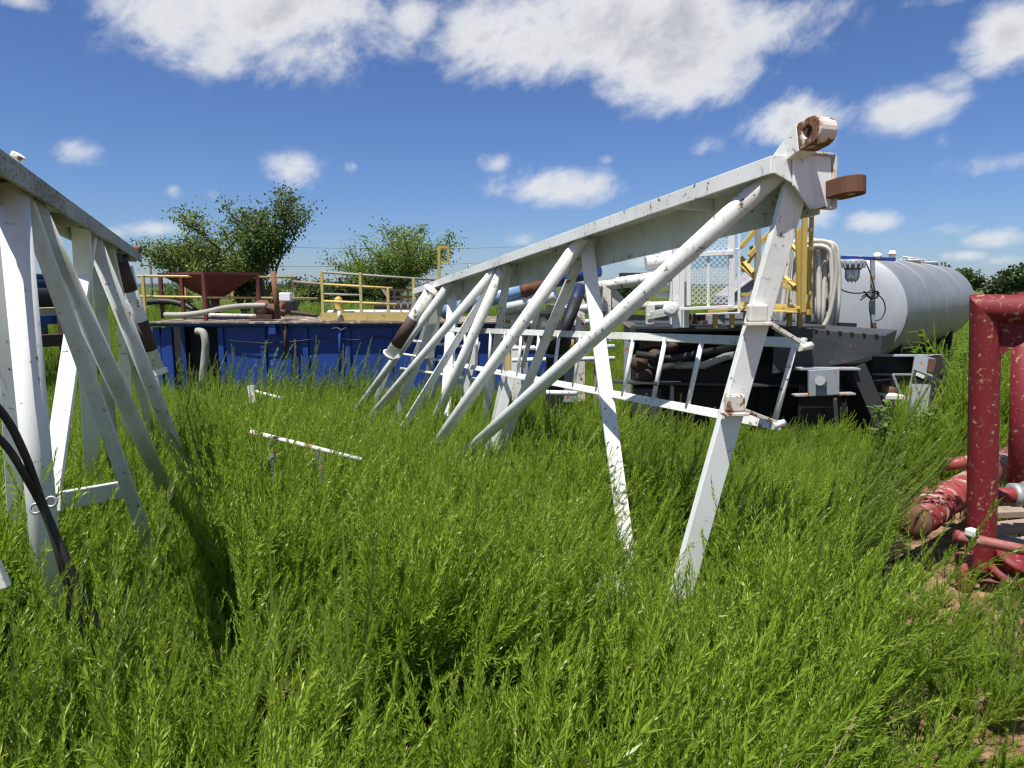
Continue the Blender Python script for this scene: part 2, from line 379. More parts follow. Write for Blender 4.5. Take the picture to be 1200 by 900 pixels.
m, n = new_mat('hazy_hill_wood')
t = nd(n, 'ShaderNodeNewGeometry').outputs['Position']
finish(n, nd(n, 'ShaderNodeBsdfPrincipled', {'Base Color': mixc(n, nz(n, t, .02, 6), (.05, .085, .10), (.075, .11, .12)), 'Roughness': 1}).outputs[0]); M['hill'] = m  # distance haze painted in as a bluish base colour

# ------------------------------------------------------------------ setting: ground, hills
xs = [-1500, -700, -300, -150, -80, -50, -34, -24] + [-18 + .5 * i for i in range(73)] + [24, 34, 50, 80, 150, 300, 700, 1500]
ys = [-60, -30, -15, -8, -4, -2, -1] + [.35 * i for i in range(0, 70)] + [26, 30, 36, 45, 60, 90, 140, 220, 400, 800, 1600, 3000]
g = MB(); nx = len(xs)
g.add([(x, y, gz(x, y)) for y in ys for x in xs], [(j * nx + i, j * nx + i + 1, (j + 1) * nx + i + 1, (j + 1) * nx + i) for j in range(len(ys) - 1) for i in range(nx - 1)], True)
tag(g.build('ground', M['soil']), 'brown clay ground under the weeds', kind='structure')
h = MB(); prof = []
NH = 120
for i in range(NH + 1):
    a = R(-70 + 140 * i / NH); r = 2600
    z = 6 + 9 * (noise.noise(V((a * 4, 1.3, 0))) + .5) + 4 * noise.noise(V((a * 15, 4.3, 0)))
    prof.append((r * math.sin(a), r * math.cos(a), max(2, z)))
vs_ = []; fs = []
for i, (x, y, z) in enumerate(prof):
    vs_ += [(x, y, -2), (x, y, z * .7), (x * 1.06, y * 1.06, z), (x * 1.2, y * 1.2, -2)]
for i in range(NH):
    for k in range(3): fs.append((4 * i + k, 4 * i + 4 + k, 4 * i + 5 + k, 4 * i + 1 + k))
h.add(vs_, fs, True); tag(h.build('hills', M['hill']), 'low wooded hills on the horizon', kind='structure')

# ------------------------------------------------------------------ mast sections
def chord(root, A, B, v, lip, web, back, mats, stiff, lip_h=.09):
    """open chord: front lip, horizontal web and deep back plate, with stiffeners across"""
    u = (B - A).normalized(); w = u.cross(v)
    if w.z < 0: w = -w
    MB().bar(A, B, lip_h, .018, w).build('front_flange', mats[0], root, .003)
    a = A - v * (web / 2 + .01) + w * .02; b = B - v * (web / 2 + .01) + w * .02
    MB().bar(a, b, web, .016, v).build('web_plate', mats[1], root, .003)
    a = A - v * (web + .019) + w * (.045 - back / 2); b = B - v * (web + .019) + w * (.045 - back / 2)
    MB().bar(a, b, back, .018, w).build('back_plate', mats[1], root, .003)
    L = (B - A).length
    for s in stiff:
        p = A + u * (s * L) - v * (web / 2 + .01) - w * .022
        MB().bar(p - v * (web / 2 - .002), p + v * (web / 2 - .002), .066, .014, w).build('stiffener', mats[1], root, .002)
    return u, w

# --- right mast
A = at(905, 193, 3.40); B = at(484, 342, 10.6)
u = (B - A).normalized(); v = V((u.y, -u.x, 0)).normalized()
if v.x > 0: v = -v
rm = thing('mast_section', (A.x, A.y, 0), 'long white steel lattice mast section ending in two rusty pin lugs', 'mast', 'mast sections lying in the weeds')
WEB = .27
u, w = chord(rm, A, B, v, .09, WEB, .27, (M['white'], M['white_old']), (.105, .30, .36, .53, .78), .085)
# end box at the near end
e0 = A - u * .004
MB().prism([e0 + w * .0425, e0 - v * .12 + w * .0425, e0 - v * .12 - w * .09, e0 - w * .0425], -u * .012).build('end_gusset', M['white'], rm, .002)
E = A - u * .022 - v * .10
MB().prism([E + w * .05, E - v * .235 + w * .05, E - v * .235 - w * .20, E - v * .10 - w * .20, E - w * .10], -u * .014).build('end_plate', M['white'], rm, .002)
for nm, (p, q) in (('end_lip', (E + w * .057, E - v * .245 + w * .057)), ('end_lip', (E - v * .242 + w * .049, E - v * .242 - w * .20)), ('end_lip', (E - v * .242 - w * .203, E - v * .10 - w * .203))):
    MB().bar(p - u * .022, q - u * .022, .034, .010, u).build(nm, M['white_rusty'], rm, .002)
# lugs
lu = (-u * math.cos(R(7)) + w * math.sin(R(7))); lw = (w * math.cos(R(7)) + u * math.sin(R(7)))
def arc(cx_, cy_, r_, a0, a1, n_=7): return [(cx_ + r_ * math.cos(R(a0 + (a1 - a0) * k / (n_ - 1))), cy_ + r_ * math.sin(R(a0 + (a1 - a0) * k / (n_ - 1)))) for k in range(n_)]
lugA = A - u * .06 - v * .07 + w * .045
MB().prism([lugA + lu * x_ + lw * y_ for (x_, y_) in ((-.13, -.03), (.035, -.005), (.035, .125), (.02, .124), (-.13, .04))], -v * .103).build('lug_root', M['white'], rm, .003)
MB().plate_hole([(.036, -.005)] + arc(.115, .06, .065, -90, 90, 9) + [(.036, .125)], (.095, .062), .028, lu, lw, lugA, -v * .105).build('pin_lug', M['lug'], rm, .006)
MB().tube(lugA + lu * .095 + lw * .062 - v * .03, lugA + lu * .095 + lw * .062 - v * .08, .0275, 20).build('dark_hole_plug', M['rust_brown'], rm)  # solid plug added so the lug hole looks dark inside
lugB = A - u * .02 - v * .355 - w * .155
MB().plate_hole([(0, -.062)] + arc(.115, 0, .066, -90, 90, 9) + [(0, .062)], (.115, 0), .028, -u, v, lugB, w * .085).build('pin_lug', M['rust'], rm, .005)
# lattice members: name, (px,py,Y) top, bottom, kind, size, material
NEARV = -v * .14
def member(root, name, a, b, size, mat, kind='pipe', side=None, thick=.03):
    p = a if isinstance(a, Vector) else at(*a); q = at(*b)
    if name in ('end_post', 'diagonal_brace', 'upright_brace'):
        d_ = (q - p).normalized(); k_ = 0
        while q.z > gz(q.x, q.y) - .04 and k_ < 60: q = q + d_ * .04; k_ += 1
    mb = MB()
    if kind == 'pipe': mb.tube(p, q, size, 20)
    else: mb.bar(p, q, size, thick, side if side is not None else -v)
    return mb.build(name, mat, root, 0 if kind == 'pipe' else .004)
def projx(p):
    d = V(p) - EYE; return 600 + FPX * d.x / (d.y * math.cos(PITCH) - d.z * math.sin(PITCH))
def node(px, A_, u_, off, L_):
    best = min((abs(projx(A_ + u_ * (L_ * k / 400) + off) - px), k) for k in range(401))
    return A_ + u_ * (L_ * best[1] / 400) + off
OFF = -v * .10 - w * .005; OFFB = -v * .18 - w * .02; LCH = (B - A).length
def N(px, b=False): return node(px, A, u, OFFB if b else OFF, LCH)
endpost_a, endpost_b = (937, 200, 3.50), (768, 800, 3.55)
member(rm, 'end_post', endpost_a, endpost_b, .118, M['white'], 'flat', V((1, .1, 0)), .05)
member(rm, 'diagonal_brace', N(915), (536, 540, 6.9), .055, M['white'])
member(rm, 'diagonal_brace', N(684), (492, 548, 6.9), .054, M['white'])
member(rm, 'diagonal_brace', N(592), (500, 515, 8.2), .056, M['white'])
member(rm, 'diagonal_brace', N(585), (440, 482, 9.0), .048, M['white_old'])
member(rm, 'diagonal_brace', N(529), (425, 472, 10.4), .055, M['white_old'])
member(rm, 'upright_brace', N(686, True), (742, 700, 4.55), .108, M['white'], 'flat', V((1, 0, 0)), .04)
member(rm, 'upright_brace', N(688, True), (585, 530, 6.5), .082, M['white_old'], 'flat', V((1, .2, 0)), .03)
member(rm, 'upright_brace', N(588, True), (470, 505, 8.0), .078, M['white'], 'flat', V((1, .1, 0)), .03)
member(rm, 'upright_brace', N(531, True), (520, 520, 8.4), .125, M['white'], 'flat', V((1, 0, 0)), .04)
member(rm, 'upright_brace', N(596, True), (565, 515, 7.8), .085, M['white_old'], 'flat', V((1, 0, 0)), .03)
member(rm, 'upright_brace', N(524, True), (470, 475, 9.8), .11, M['white_old'], 'flat', V((1, 0, 0)), .03)
member(rm, 'upright_brace', (515, 360, 9.6), (495, 480, 9.9), .085, M['white_mold'], 'flat', V((1, 0, 0)), .03)
member(rm, 'upright_brace', (489, 350, 10.5), (440, 470, 10.8), .085, M['white_old'], 'flat', V((1, 0, 0)), .03)
member(rm, 'upright_brace', (600, 435, 7.0), (578, 520, 7.0), .10, M['white'], 'flat', V((1, 0, 0)), .03)
member(rm, 'upright_brace', (592, 440, 7.1), (572, 530, 7.1), .08, M['white_old'], 'flat', V((1, 0, 0)), .03)
member(rm, 'upright_brace', (560, 400, 8.4), (535, 500, 8.4), .07, M['white_old'], 'flat', V((1, 0, 0)), .03)
for (a, b, sz) in (((512, 352, 9.7), (478, 450, 10.2), .07), ((545, 345, 8.9), (505, 470, 9.4), .06), ((640, 330, 6.6), (612, 430, 7.2), .05), ((503, 372, 10.3), (468, 462, 10.6), .06), ((557, 352, 8.3), (547, 440, 8.8), .055)):
    member(rm, 'lacing_bar', a, b, sz, M['white_old'], 'flat', V((1, 0, 0)), .02)
for (a, b, r) in (((470, 398, 10.4), (560, 408, 8.8), .02), ((455, 412, 10.6), (545, 427, 9.0), .018), ((470, 432, 10.4), (575, 447, 8.0), .022)):
    member(rm, 'cross_rod', a, b, r, M['white_rusty'])
# painted pipe stub clamped beside the far brace
pa, pb = at(507, 338, 9.3), at(456, 418, 9.6)
stub = MB().tube(pa, pb, .085, 20).build('pipe_stub', M['white_rusty'], rm)
MB().tube(pa.lerp(pb, .42), pa.lerp(pb, .82), .0875, 20).build('brown_sleeve', M['rust_brown'], stub)
for f in (.02, .97):
    MB().ring(pa.lerp(pb, f), pb - pa, .10, .016, 20, 6).build('clamp', M['white_rusty'], stub)
MB().bar(at(455, 417, 9.55), at(468, 415, 9.5), .10, .02, (0, 0, 1)).build('clamp_plate', M['white_rusty'], rm)
# ladder along the side
la0, la1 = at(944, 402, 3.62), at(520, 386, 8.6)
lb0, lb1 = at(914, 499, 3.62), at(520, 424, 8.6)
lad = thing('ladder', la0, None, None); del_ = None
lad.parent = rm; lad.location = la0 - rm.location
MB().bar(la0, la1, .055, .022, (la0 - lb0)).build('ladder_rail', M['white_old'], lad, .003)
MB().bar(lb0, lb1, .055, .022, (la0 - lb0)).build('ladder_rail', M['white'], lad, .003)
nr = 15
for i in range(nr):
    f = .012 + i * .066
    MB().tube(la0.lerp(la1, f), lb0.lerp(lb1, max(0, f - .004)), .0155, 12).build('rung', M['white'], lad)
# brackets holding the ladder on the end post
def bracket(c, tip):
    c = V(c); tip = V(tip)
    MB().bar(c - V((.005, .045, 0)), tip - V((.005, .02, 0)), .02, .035, (0, 0, 1)).build('bracket_arm', M['white_rusty'], rm, .003)
    MB().box(c + V((-.02, -.04, .025)), (.10, .05, .09), .1).build('bracket_block', M['white_rusty'], rm, .012)
    MB().box(c + V((-.02, -.05, -.03)), (.13, .07, .016), .1).build('bracket_plate', M['white_rusty'], rm, .003)
    MB().tube(tip - V((.03, .04, .015)), tip + V((.05, .01, -.01)), .022, 6).build('bolt', M['white_rusty'], rm)
bracket(at(888, 372, 3.50), at(940, 403, 3.55)); bracket(at(862, 476, 3.50), at(908, 494, 3.55))
# lower chord and end sill lying in the weeds
p, q = at(768, 800, 3.55), at(440, 500, 9.2)
MB().bar(V((p.x, p.y, gz(p.x, p.y) + .10)), V((q.x, q.y, gz(q.x, q.y) + .14)), .16, .14, (0, 0, 1)).build('lower_chord', M['white_old'], rm, .005)
# lifting eye on the chord
MB().ring(A.lerp(B, .66) + w * .07 - v * .08, v, .04, .011, 16, 6).build('lifting_eye', M['steel'], rm)

# --- left mast
A = at(3, 192, 2.50); B = at(165, 302, 6.55); dv = (B - A).normalized(); A = A - dv * .55
vl = V((dv.y, -dv.x, 0)).normalized()
if vl.x < 0: vl = -vl
lm = thing('mast_section', (A.x, A.y, 0), 'mouldy white steel lattice mast section at the left edge with bundled black cables', 'mast', 'mast sections lying in the weeds')
ul, wl = chord(lm, A, B, vl, .09, .13, .12, (M['fascia_mold'], M['white_mold']), (.40, .56, .70, .84, .95), .088)
def NL(px): return node(px, A, ul, -vl * .075 - wl * .005, (B - A).length)
def lmem(name, a, b, size, mat, kind='pipe', thick=.03, side=V((1, .25, 0))):
    return member(lm, name, a, b, size, mat, kind, side, thick)
lmem('diagonal_brace', NL(14), (66, 780, 2.9), .056, M['white'])
lmem('upright_brace', (3, 222, 2.9), (24, 640, 3.2), .09, M['white'], 'flat')
lmem('upright_brace', NL(26), (160, 600, 3.6), .066, M['white_old'], 'flat')
lmem('diagonal_brace', NL(34), (180, 545, 4.5), .046, M['white_mold'])
lmem('upright_brace', NL(104), (56, 600, 3.75), .105, M['white'], 'flat', .03, V((1, .1, 0)))
lmem('upright_brace', NL(95), (108, 540, 4.9), .10, M['white'], 'flat', .03, V((1, .3, 0)))
lmem('upright_brace', NL(112), (122, 400, 5.0), .075, M['white_mold'], 'flat')
lmem('diagonal_brace', NL(106), (212, 540, 5.7), .050, M['white_old'])
lmem('upright_brace', NL(126), (168, 470, 6.1), .075, M['white_old'], 'flat')
lmem('upright_brace', NL(140), (150, 500, 6.5), .085, M['white'], 'flat')
lmem('upright_brace', (152, 312, 6.4), (188, 470, 6.6), .05, M['white'], 'flat')
sa, sb = at(138, 303, 5.55), at(184, 436, 5.85)
st_ = MB().tube(sa, sb, .064, 20).build('pipe_stub', M['white_rusty'], lm)
MB().tube(sa.lerp(sb, .02), sa.lerp(sb, .27), .0655, 20).build('brown_sleeve', M['rust_brown'], st_)
MB().tube(sa.lerp(sb, .53), sa.lerp(sb, .79), .0655, 20).build('brown_sleeve', M['rust_brown'], st_)
MB().ring(sa.lerp(sb, .0), sb - sa, .075, .014, 20, 6).build('clamp', M['black'], st_)
MB().ring(sa.lerp(sb, 1.0), sb - sa, .075, .012, 20, 6).build('clamp', M['white_rusty'], st_)
MB().bar(at(166, 442, 5.6), at(196, 433, 5.6), .05, .03, (0, 0, 1)).build('clamp_plate', M['white_rusty'], lm, .004)
MB().bar(at(112, 306, 5.1), at(140, 301, 5.4), .06, .05, (0, 0, 1)).build('clamp_plate', M['black'], lm, .004)
MB().bar(at(66, 588, 3.55), at(150, 572, 4.1), .10, .05, (0, 0, 1)).build('lower_tie', M['white_old'], lm, .004)
MB().bar(at(-60, 540, 2.3), at(2, 690, 2.3), .06, .03, (1, 0, 0)).build('gusset_strap', M['white_rusty'], lm, .004)
p, q = at(55, 800, 2.7), at(190, 540, 5.4)
MB().bar(V((p.x, p.y, gz(p.x, p.y) + .1)), V((q.x, q.y, gz(q.x, q.y) + .12)), .15, .13, (0, 0, 1)).build('lower_chord', M['white_old'], lm, .005)
for (px, py) in ((42, 596), (60, 588)):
    MB().ring(at(px, py, 2.72), (.3, -1, .2), .020, .006, 16, 6).build('eye_bolt', M['steel'], lm)
MB().tube(at(152, 291, 6.35), at(165, 293, 6.35), .03, 10).build('end_pin', M['rust'], lm)
MB().tube(at(19, 186, 2.9), at(22, 181, 2.9), .025, 10).build('bolt_head', M['white_rusty'], lm)

# cables over the left mast
def cable(name, pts, r, mat, label, cat, group=None, seg=10, loc=None):
    P = [at(*p) if len(p) == 3 and not isinstance(p, Vector) else V(p) for p in pts]
    # Catmull-Rom
    Q = []
    for i in range(len(P) - 1):
        p0 = P[max(i - 1, 0)]; p1 = P[i]; p2 = P[i + 1]; p3 = P[min(i + 2, len(P) - 1)]
        for k in range(6):
            t = k / 6
            Q.append(.5 * ((2 * p1) + (p2 - p0) * t + (2 * p0 - 5 * p1 + 4 * p2 - p3) * t * t + (3 * p1 - p0 - 3 * p2 + p3) * t ** 3))
    Q.append(P[-1])
    o = MB().path(Q, r, seg).build(name, mat, None)
    return tag(o, label, cat, group)
cable('cable', [(-40, 440, 2.3), (5, 487, 2.4), (30, 535, 2.45), (48, 585, 2.5), (66, 628, 2.5), (84, 668, 2.5), (130, 760, 2.55)], .014, M['rubber'], 'upper of the two black cables hanging off the left mast section', 'cable')
cable('cable', [(-40, 480, 2.3), (5, 520, 2.4), (32, 562, 2.45), (52, 600, 2.55), (66, 640, 2.55), (80, 690, 2.55), (112, 780, 2.55)], .013, M['rubber'], 'lower of the two black cables hanging off the left mast section', 'cable')

# ------------------------------------------------------------------ blue mud tank
YT = 15.0
def T(px, py): return at(px, py, YT)
tz = T(400, 377).z; x0 = T(178, 380).x; x1 = T(655, 380).x; xb = T(258, 380).x
tb = -.75
bt = thing('mud_tank', (x0, YT, tb), 'long blue steel mud tank with yellow railings behind the weeds', 'tank')
ht = tz - tb
npan = 8
pw = (x1 - xb) / npan
for i in range(npan):
    a = xb + pw * i
    MB().box((a + pw / 2, YT + .03, tb + ht / 2 - .03), (pw - .10, .02, ht - .16)).build('wall_panel', M['blue'], bt)
for i in range(npan + 1):
    MB().box((xb + pw * i, YT + .01, tb + ht / 2 - .03), (.12, .10, ht - .17)).build('rib', M['blue'], bt, .01)
MB().box(((x0 + x1) / 2, YT - .01, tz - .05), (x1 - x0, .16, .10)).build('top_beam', M['blue'], bt, .01)
MB().box(((x0 + x1) / 2, YT, tb + .09), (x1 - x0, .2, .18)).build('skid_beam', M['blue'], bt, .01)
MB().box(((x0 + x1) / 2, YT + 1.25, tz - .012), (x1 - x0 + .1, 2.9, .03)).build('deck', M['deck'], bt)
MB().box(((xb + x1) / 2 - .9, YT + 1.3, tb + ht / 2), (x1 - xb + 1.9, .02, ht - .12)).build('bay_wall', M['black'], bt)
MB().box((xb + .01, YT + .7, tb + ht / 2), (.02, 1.2, ht - .14)).build('bay_wall', M['blue'], bt)
MB().box(((xb + x1) / 2, YT + 2.5, tb + ht / 2), (x1 - xb, .02, ht - .1)).build('rear_wall', M['blue'], bt)
for px in (183, 197):
    X = T(px, 380).x
    MB().box((X, YT + .02, tb + ht / 2 - .06), (.15, .12, ht - .12)).build('corner_post', M['blue'], bt, .01)
MB().bar(T(196, 385), T(190, 430), .22, .05, (1, 0, 0)).build('knee_plate', M['blue'], bt, .01)
MB().box((x0 + .1, YT + 1.2, tb + ht / 2), (.1, .1, ht - .1)).build('corner_post', M['blue'], bt)
MB().box((x0 + .8, YT + .05, T(200, 437).z), (1.3, .05, .06)).build('bay_rail', M['black'], bt)
# bits on the wall
MB().box(T(322, 385) + V((0, -.12, 0)), (.16, .1, .26)).build('blue_bracket', M['blue'], bt, .02)
MB().tube(T(336, 374) + V((0, -.12, .02)), T(337, 420) + V((0, -.12, 0)), .035, 10).build('rusty_bar', M['rust_brown'], bt)
MB().tube(T(399, 372) + V((0, -.1, 0)), T(400, 440) + V((0, -.1, 0)), .03, 10).build('drain_pipe', M['blue'], bt)
MB().tube(T(399, 364) + V((0, -.1, 0)), T(399, 376) + V((0, -.1, 0)), .04, 10).build('pipe_cap', M['white_rusty'], bt)
MB().tube(T(347, 395) + V((0, -.07, 0)), T(347, 428) + V((0, -.07, 0)), .02, 8).build('vertical_rod', M['rust_brown'], bt)
mbw = MB(); mbw.path([T(390, 385) + V((0, -.1, 0)), T(396, 383) + V((0, -.14, 0)), T(402, 386) + V((0, -.14, 0)), T(407, 383) + V((0, -.1, 0))], .018, 8)
mbw.build('hanging_hook', M['white_rusty'], bt)
mbw = MB(); mbw.path([T(270, 399) + V((0, -.08, 0)), T(310, 402) + V((0, -.09, 0)), T(345, 400) + V((0, -.08, 0)), T(378, 396) + V((0, -.08, 0)), T(420, 398) + V((0, -.08, 0)), T(440, 394) + V((0, -.08, 0)), T(480, 397) + V((0, -.08, 0)), T(520, 398) + V((0, -.08, 0))], .012, 6)
mbw.build('wall_cable', M['rubber'], bt)
# railings: (px, top py, bottom py) posts and rails, each a part
def rail(a, b, r, mat, name='railing_rail'):
    MB().tube(a, b, r, 8).build(name, mat, bt)
for (px, ya, yb) in ((169, 323, 372), (217, 326, 350), (272, 325, 352), (343, 325, 350), (378, 318, 376), (423, 320, 376), (485, 326, 376), (455, 338, 372)):
    Yp = YT + (.05 if px > 350 or px < 180 else 2.4)
    MB().box(at(px, (ya + yb) / 2, Yp), (.06, .06, (yb - ya) / 800 * Yp)).build('railing_post', M['yellow_old'] if px < 350 else M['yellow_old'], bt, .006)
rail(at(160, 323.5, YT + .05), at(345, 325, YT + 2.4), .028, M['yellow_old'])
rail(at(160, 347.5, YT + .05), at(372, 350, YT + 2.4), .028, M['yellow_old'])
rail(at(378, 319, YT), at(510, 328, YT + .3), .026, M['galv_rail'])
rail(at(378, 333, YT + .05), at(460, 338, YT + .05), .028, M['yellow_old'])
rail(at(378, 344.5, YT + .05), at(423, 346, YT + .05), .024, M['galv_rail'])
rail(at(378, 353, YT + .05), at(465, 357, YT + .05), .032, M['yellow_old'])
MB().bar(at(376, 371, YT - .02), at(520, 371, YT - .02), .17, .03, (0, 0, 1)).build('toe_board', M['yellow_old'], bt)
rail(at(344, 330, YT + 1.2), at(378, 333, YT + .6), .03, M['wood'], 'plank')
# hopper on the tank
hp = at(246, 366, 16.2)
hop = thing('mixing_hopper', (hp.x, 16.2, tz + .004), 'maroon steel mud mixing hopper standing on the blue tank', 'hopper')
rimz = at(250, 322, 16.2).z
cl_, cf_, cr_ = at(185, 322, 16.4), at(238, 322, 15.4), at(304, 322, 16.25)
ck_ = cl_ + cr_ - cf_
outer = [(p.x, p.y) for p in (cl_, cf_, cr_, ck_)]
mx_, my_ = (cl_.x + cr_.x) / 2, (cl_.y + cr_.y) / 2
cx, cy = mx_ + .12, my_
zb = at(256, 352, 16.2).z
mid = [(mx_ + (a - mx_) * .95, my_ + (b - my_) * .95) for a, b in outer]
inn = [(cx + (a - mx_) * .085, cy + (b - my_) * .085) for a, b in outer]
mb = MB()
VV = [(x, y, rimz) for x, y in outer] + [(x, y, rimz - .01) for x, y in mid] + [(x, y, zb) for x, y in inn]
VV += [(x, y, rimz + .05) for x, y in outer] + [(x, y, rimz + .03) for x, y in [(a * .985 + cx * .015, b * .985 + cy * .015) for a, b in mid]] + [(x, y, zb) for x, y in [(cx + (a - mx_) * .075, cy + (b - my_) * .075) for a, b in outer]]
FF = []
for k in range(4):
    j = (k + 1) % 4
    FF += [(k, j, 4 + j, 4 + k), (4 + k, 4 + j, 8 + j, 8 + k), (12 + k, 16 + k, 16 + j, 12 + j), (16 + k, 20 + k, 20 + j, 16 + j), (k, 12 + k, 12 + j, j)]
mb.add(VV, FF); mb.build('funnel', M['maroon'], hop)
MB().tube((cx, cy, tz + .05), (cx, cy, zb + .02), .10, 14).build('spout', M['maroon'], hop)
for (X, yy) in [(mx_ + (a - mx_) * .955, my_ + (b - my_) * .955) for a, b in outer] + [((outer[0][0] + outer[1][0]) / 2, (outer[0][1] + outer[1][1]) / 2 + .06)]:
    MB().bar((X, yy, tz + .002), (X, yy, rimz - .002), .075, .075).build('leg', M['maroon'], hop, .004)
# deck clutter
cable('suction_hose', [(193, 369, 15.2), (215, 369, 15.2), (240, 366, 15.2), (262, 361, 15.25), (285, 358.5, 15.3), (312, 358, 15.35)], .06, M['hose_grey'], 'thick grey hose lying along the blue tank deck below the hopper', 'hose', None, 14)
cable('suction_hose', [(160, 356, 16.3), (190, 353, 16.3), (215, 357, 16.3), (235, 368, 16.2)], .07, M['rubber'], 'black hose curving behind the maroon hopper legs', 'hose', None, 12)
cable('suction_hose', [(231, 388, 14.86), (238, 390, 14.8), (241, 402, 14.78), (240, 418, 14.8), (237, 450, 14.8)], .08, M['hose_grey'], 'pale ribbed hose bending down out of the open tank bay', 'hose', None, 14)
cable('water_pipe', [(245, 369, 15.15), (300, 370, 15.15)], .035, M['white_rusty'], 'thin white pipe at the deck edge of the blue tank', 'pipe')
mp = thing('pump', at(305, 372, 15.5), 'brown rusty pump on the blue tank deck right of the hopper', 'pump')
MB().lathe(at(300, 362, 15.5), (1, 0, 0), [(0, .0), (0, .16), (.1, .2), (.25, .2), (.3, .12), (.55, .12), (.58, .17), (.64, .17), (.64, 0)], 18).build('casing', M['rust'], mp)
MB().box(at(306, 371, 15.5), (.6, .35, .12)).build('base', M['rust_brown'], mp)
cable('suction_hose', [(312, 360, 15.35), (330, 365, 15.3), (350, 367, 15.3), (372, 370, 15.3)], .045, M['rust_brown'], 'brown pipe lying on the deck between pump and yellow railing', 'pipe', None, 12)
tag(MB().tube(at(320, 318, 15.0), at(326, 374, 14.92), .06, 10).build('steel_post', M['rust']), 'leaning rusty steel post on the front edge of the blue tank', 'post')
cb = thing('control_box', at(335, 368, 16), 'small white and black control box on the blue tank deck', 'box')
MB().box(at(335, 348, 16), (.26, .2, .2)).build('cover', M['enamel'], cb, .02)
MB().box(at(336, 359, 16), (.4, .3, .28)).build('motor', M['black'], cb, .03)
cable('deck_pipe', [(385, 366, 15.6), (430, 365.5, 15.6), (500, 366, 15.6)], .05, M['white_rusty'], 'white pipe running behind the yellow toe board', 'pipe')
tag(MB().tube(at(440, 360, 16.6), at(520, 358, 16.6), .16, 12).build('deck_pipe', M['black']), 'black tube lying on the tank behind the yellow rail', 'pipe')
vb = thing('valve', at(403, 366, 15.4), 'rusty yellow valve bonnet on the blue tank deck', 'valve')
MB().lathe(at(397, 366, 15.4), (0, 0, 1), [(0, .10), (.05, .12), (.1, .07), (.2, .09), (.3, .09), (.34, .05), (.36, 0)], 14).build('bonnet', M['yellow'], vb)
MB().box(at(400, 367, 15.4), (.6, .2, .1)).build('body', M['white_rusty'], vb, .02)
ch = thing('shale_shaker', at(473, 366, 16), 'weathered grey screen frame at the far end of the tank deck', 'frame')
for px in (462, 470, 478, 486):
    MB().bar(at(px, 362, 16), at(px, 340, 16), .04, .04).build('slat', M['galv_rail'], ch)
for py in (340, 348, 362):
    MB().bar(at(459, py, 15.96), at(489, py, 15.96), .06, .03, (0, 0, 1)).build('crossbar', M['rust_brown'], ch)
MB().bar(at(456, 350, 15.9), at(448, 338, 15.9), .06, .03).build('strut', M['galv_rail'], ch)
# yellow gooseneck rail seen over the chord
yg = thing('guard_rail', at(515, 372, 14), 'yellow gooseneck ladder rail sticking up past the mast chord', 'rail')
MB().bar(at(514.5, 372, 14), at(514.5, 291, 14), .055, .055).build('post', M['yellow'], yg)
MB().bar(at(513, 290, 14), at(526, 289.5, 14), .05, .05, (0, 1, 0)).build('top_bar', M['yellow'], yg)
MB().bar(at(525.3, 290, 14), at(525.3, 306, 14), .045, .045).build('return_bar', M['yellow'], yg)
MB().bar(at(514, 308, 14), at(526, 307, 14), .035, .035, (0, 1, 0)).build('cross_bar', M['yellow'], yg)

# ------------------------------------------------------------------ rig clutter behind the mast
cyl = thing('hydraulic_ram', at(560, 352, 11), 'pale blue hydraulic ram with rusty collar lying behind the mast', 'ram')
a, b = at(520, 366, 11.4), at(614, 339, 10.6); c_ = at(645, 330, 10.4); d_ = at(702, 316, 10)
MB().tube(a, b, .115, 20).build('cylinder', M['blue_light'], cyl)
MB().lathe(b, c_ - b, [(0, .10), (.0, .14), (.05, .145), (.1, .12), (.12, .12), (.2, .15), (.23, .15), (.24, .12), ((c_ - b).length, .12)], 20).build('collar', M['rust'], cyl)
MB().tube(c_, d_, .105, 20).build('rod_housing', M['blue'], cyl)
wm = thing('winch_motor', at(650, 430, 9.5), 'greasy black winch motor on a dark blue strut behind the mast', 'motor')
MB().tube(at(681, 335, 9.6), at(662, 386, 9.4), .09, 12).build('strut', M['blue_dark'], wm)
MB().tube(at(676, 350, 9.5), at(655, 402, 9.3), .07, 12).build('hose_end', M['black'], wm)
MB().lathe(at(648, 396, 9.5), (-.6, -.6, .5), [(-.2, 0), (-.2, .18), (0, .25), (.12, .25), (.2, .16), (.34, .14), (.34, 0)], 16).build('drum', M['black'], wm)
for k, (px, py) in enumerate(((632, 385), (640, 372), (655, 380), (622, 392))):
    MB().box(at(px, py, 9.4 + .05 * k), (.16, .18, .14), .5 * k).build('fitting', M['black'], wm, .02)
MB().box(at(650, 455, 9.6), (.25, .25, .9)).build('pedestal', M['black'], wm)
cable('hydraulic_hose', [(655, 392, 9.2), (640, 405, 9.1), (628, 425, 9.1), (632, 440, 9.1)], .012, M['rubber'], 'thin black hose drooping from the winch motor', 'hose', None, 8)
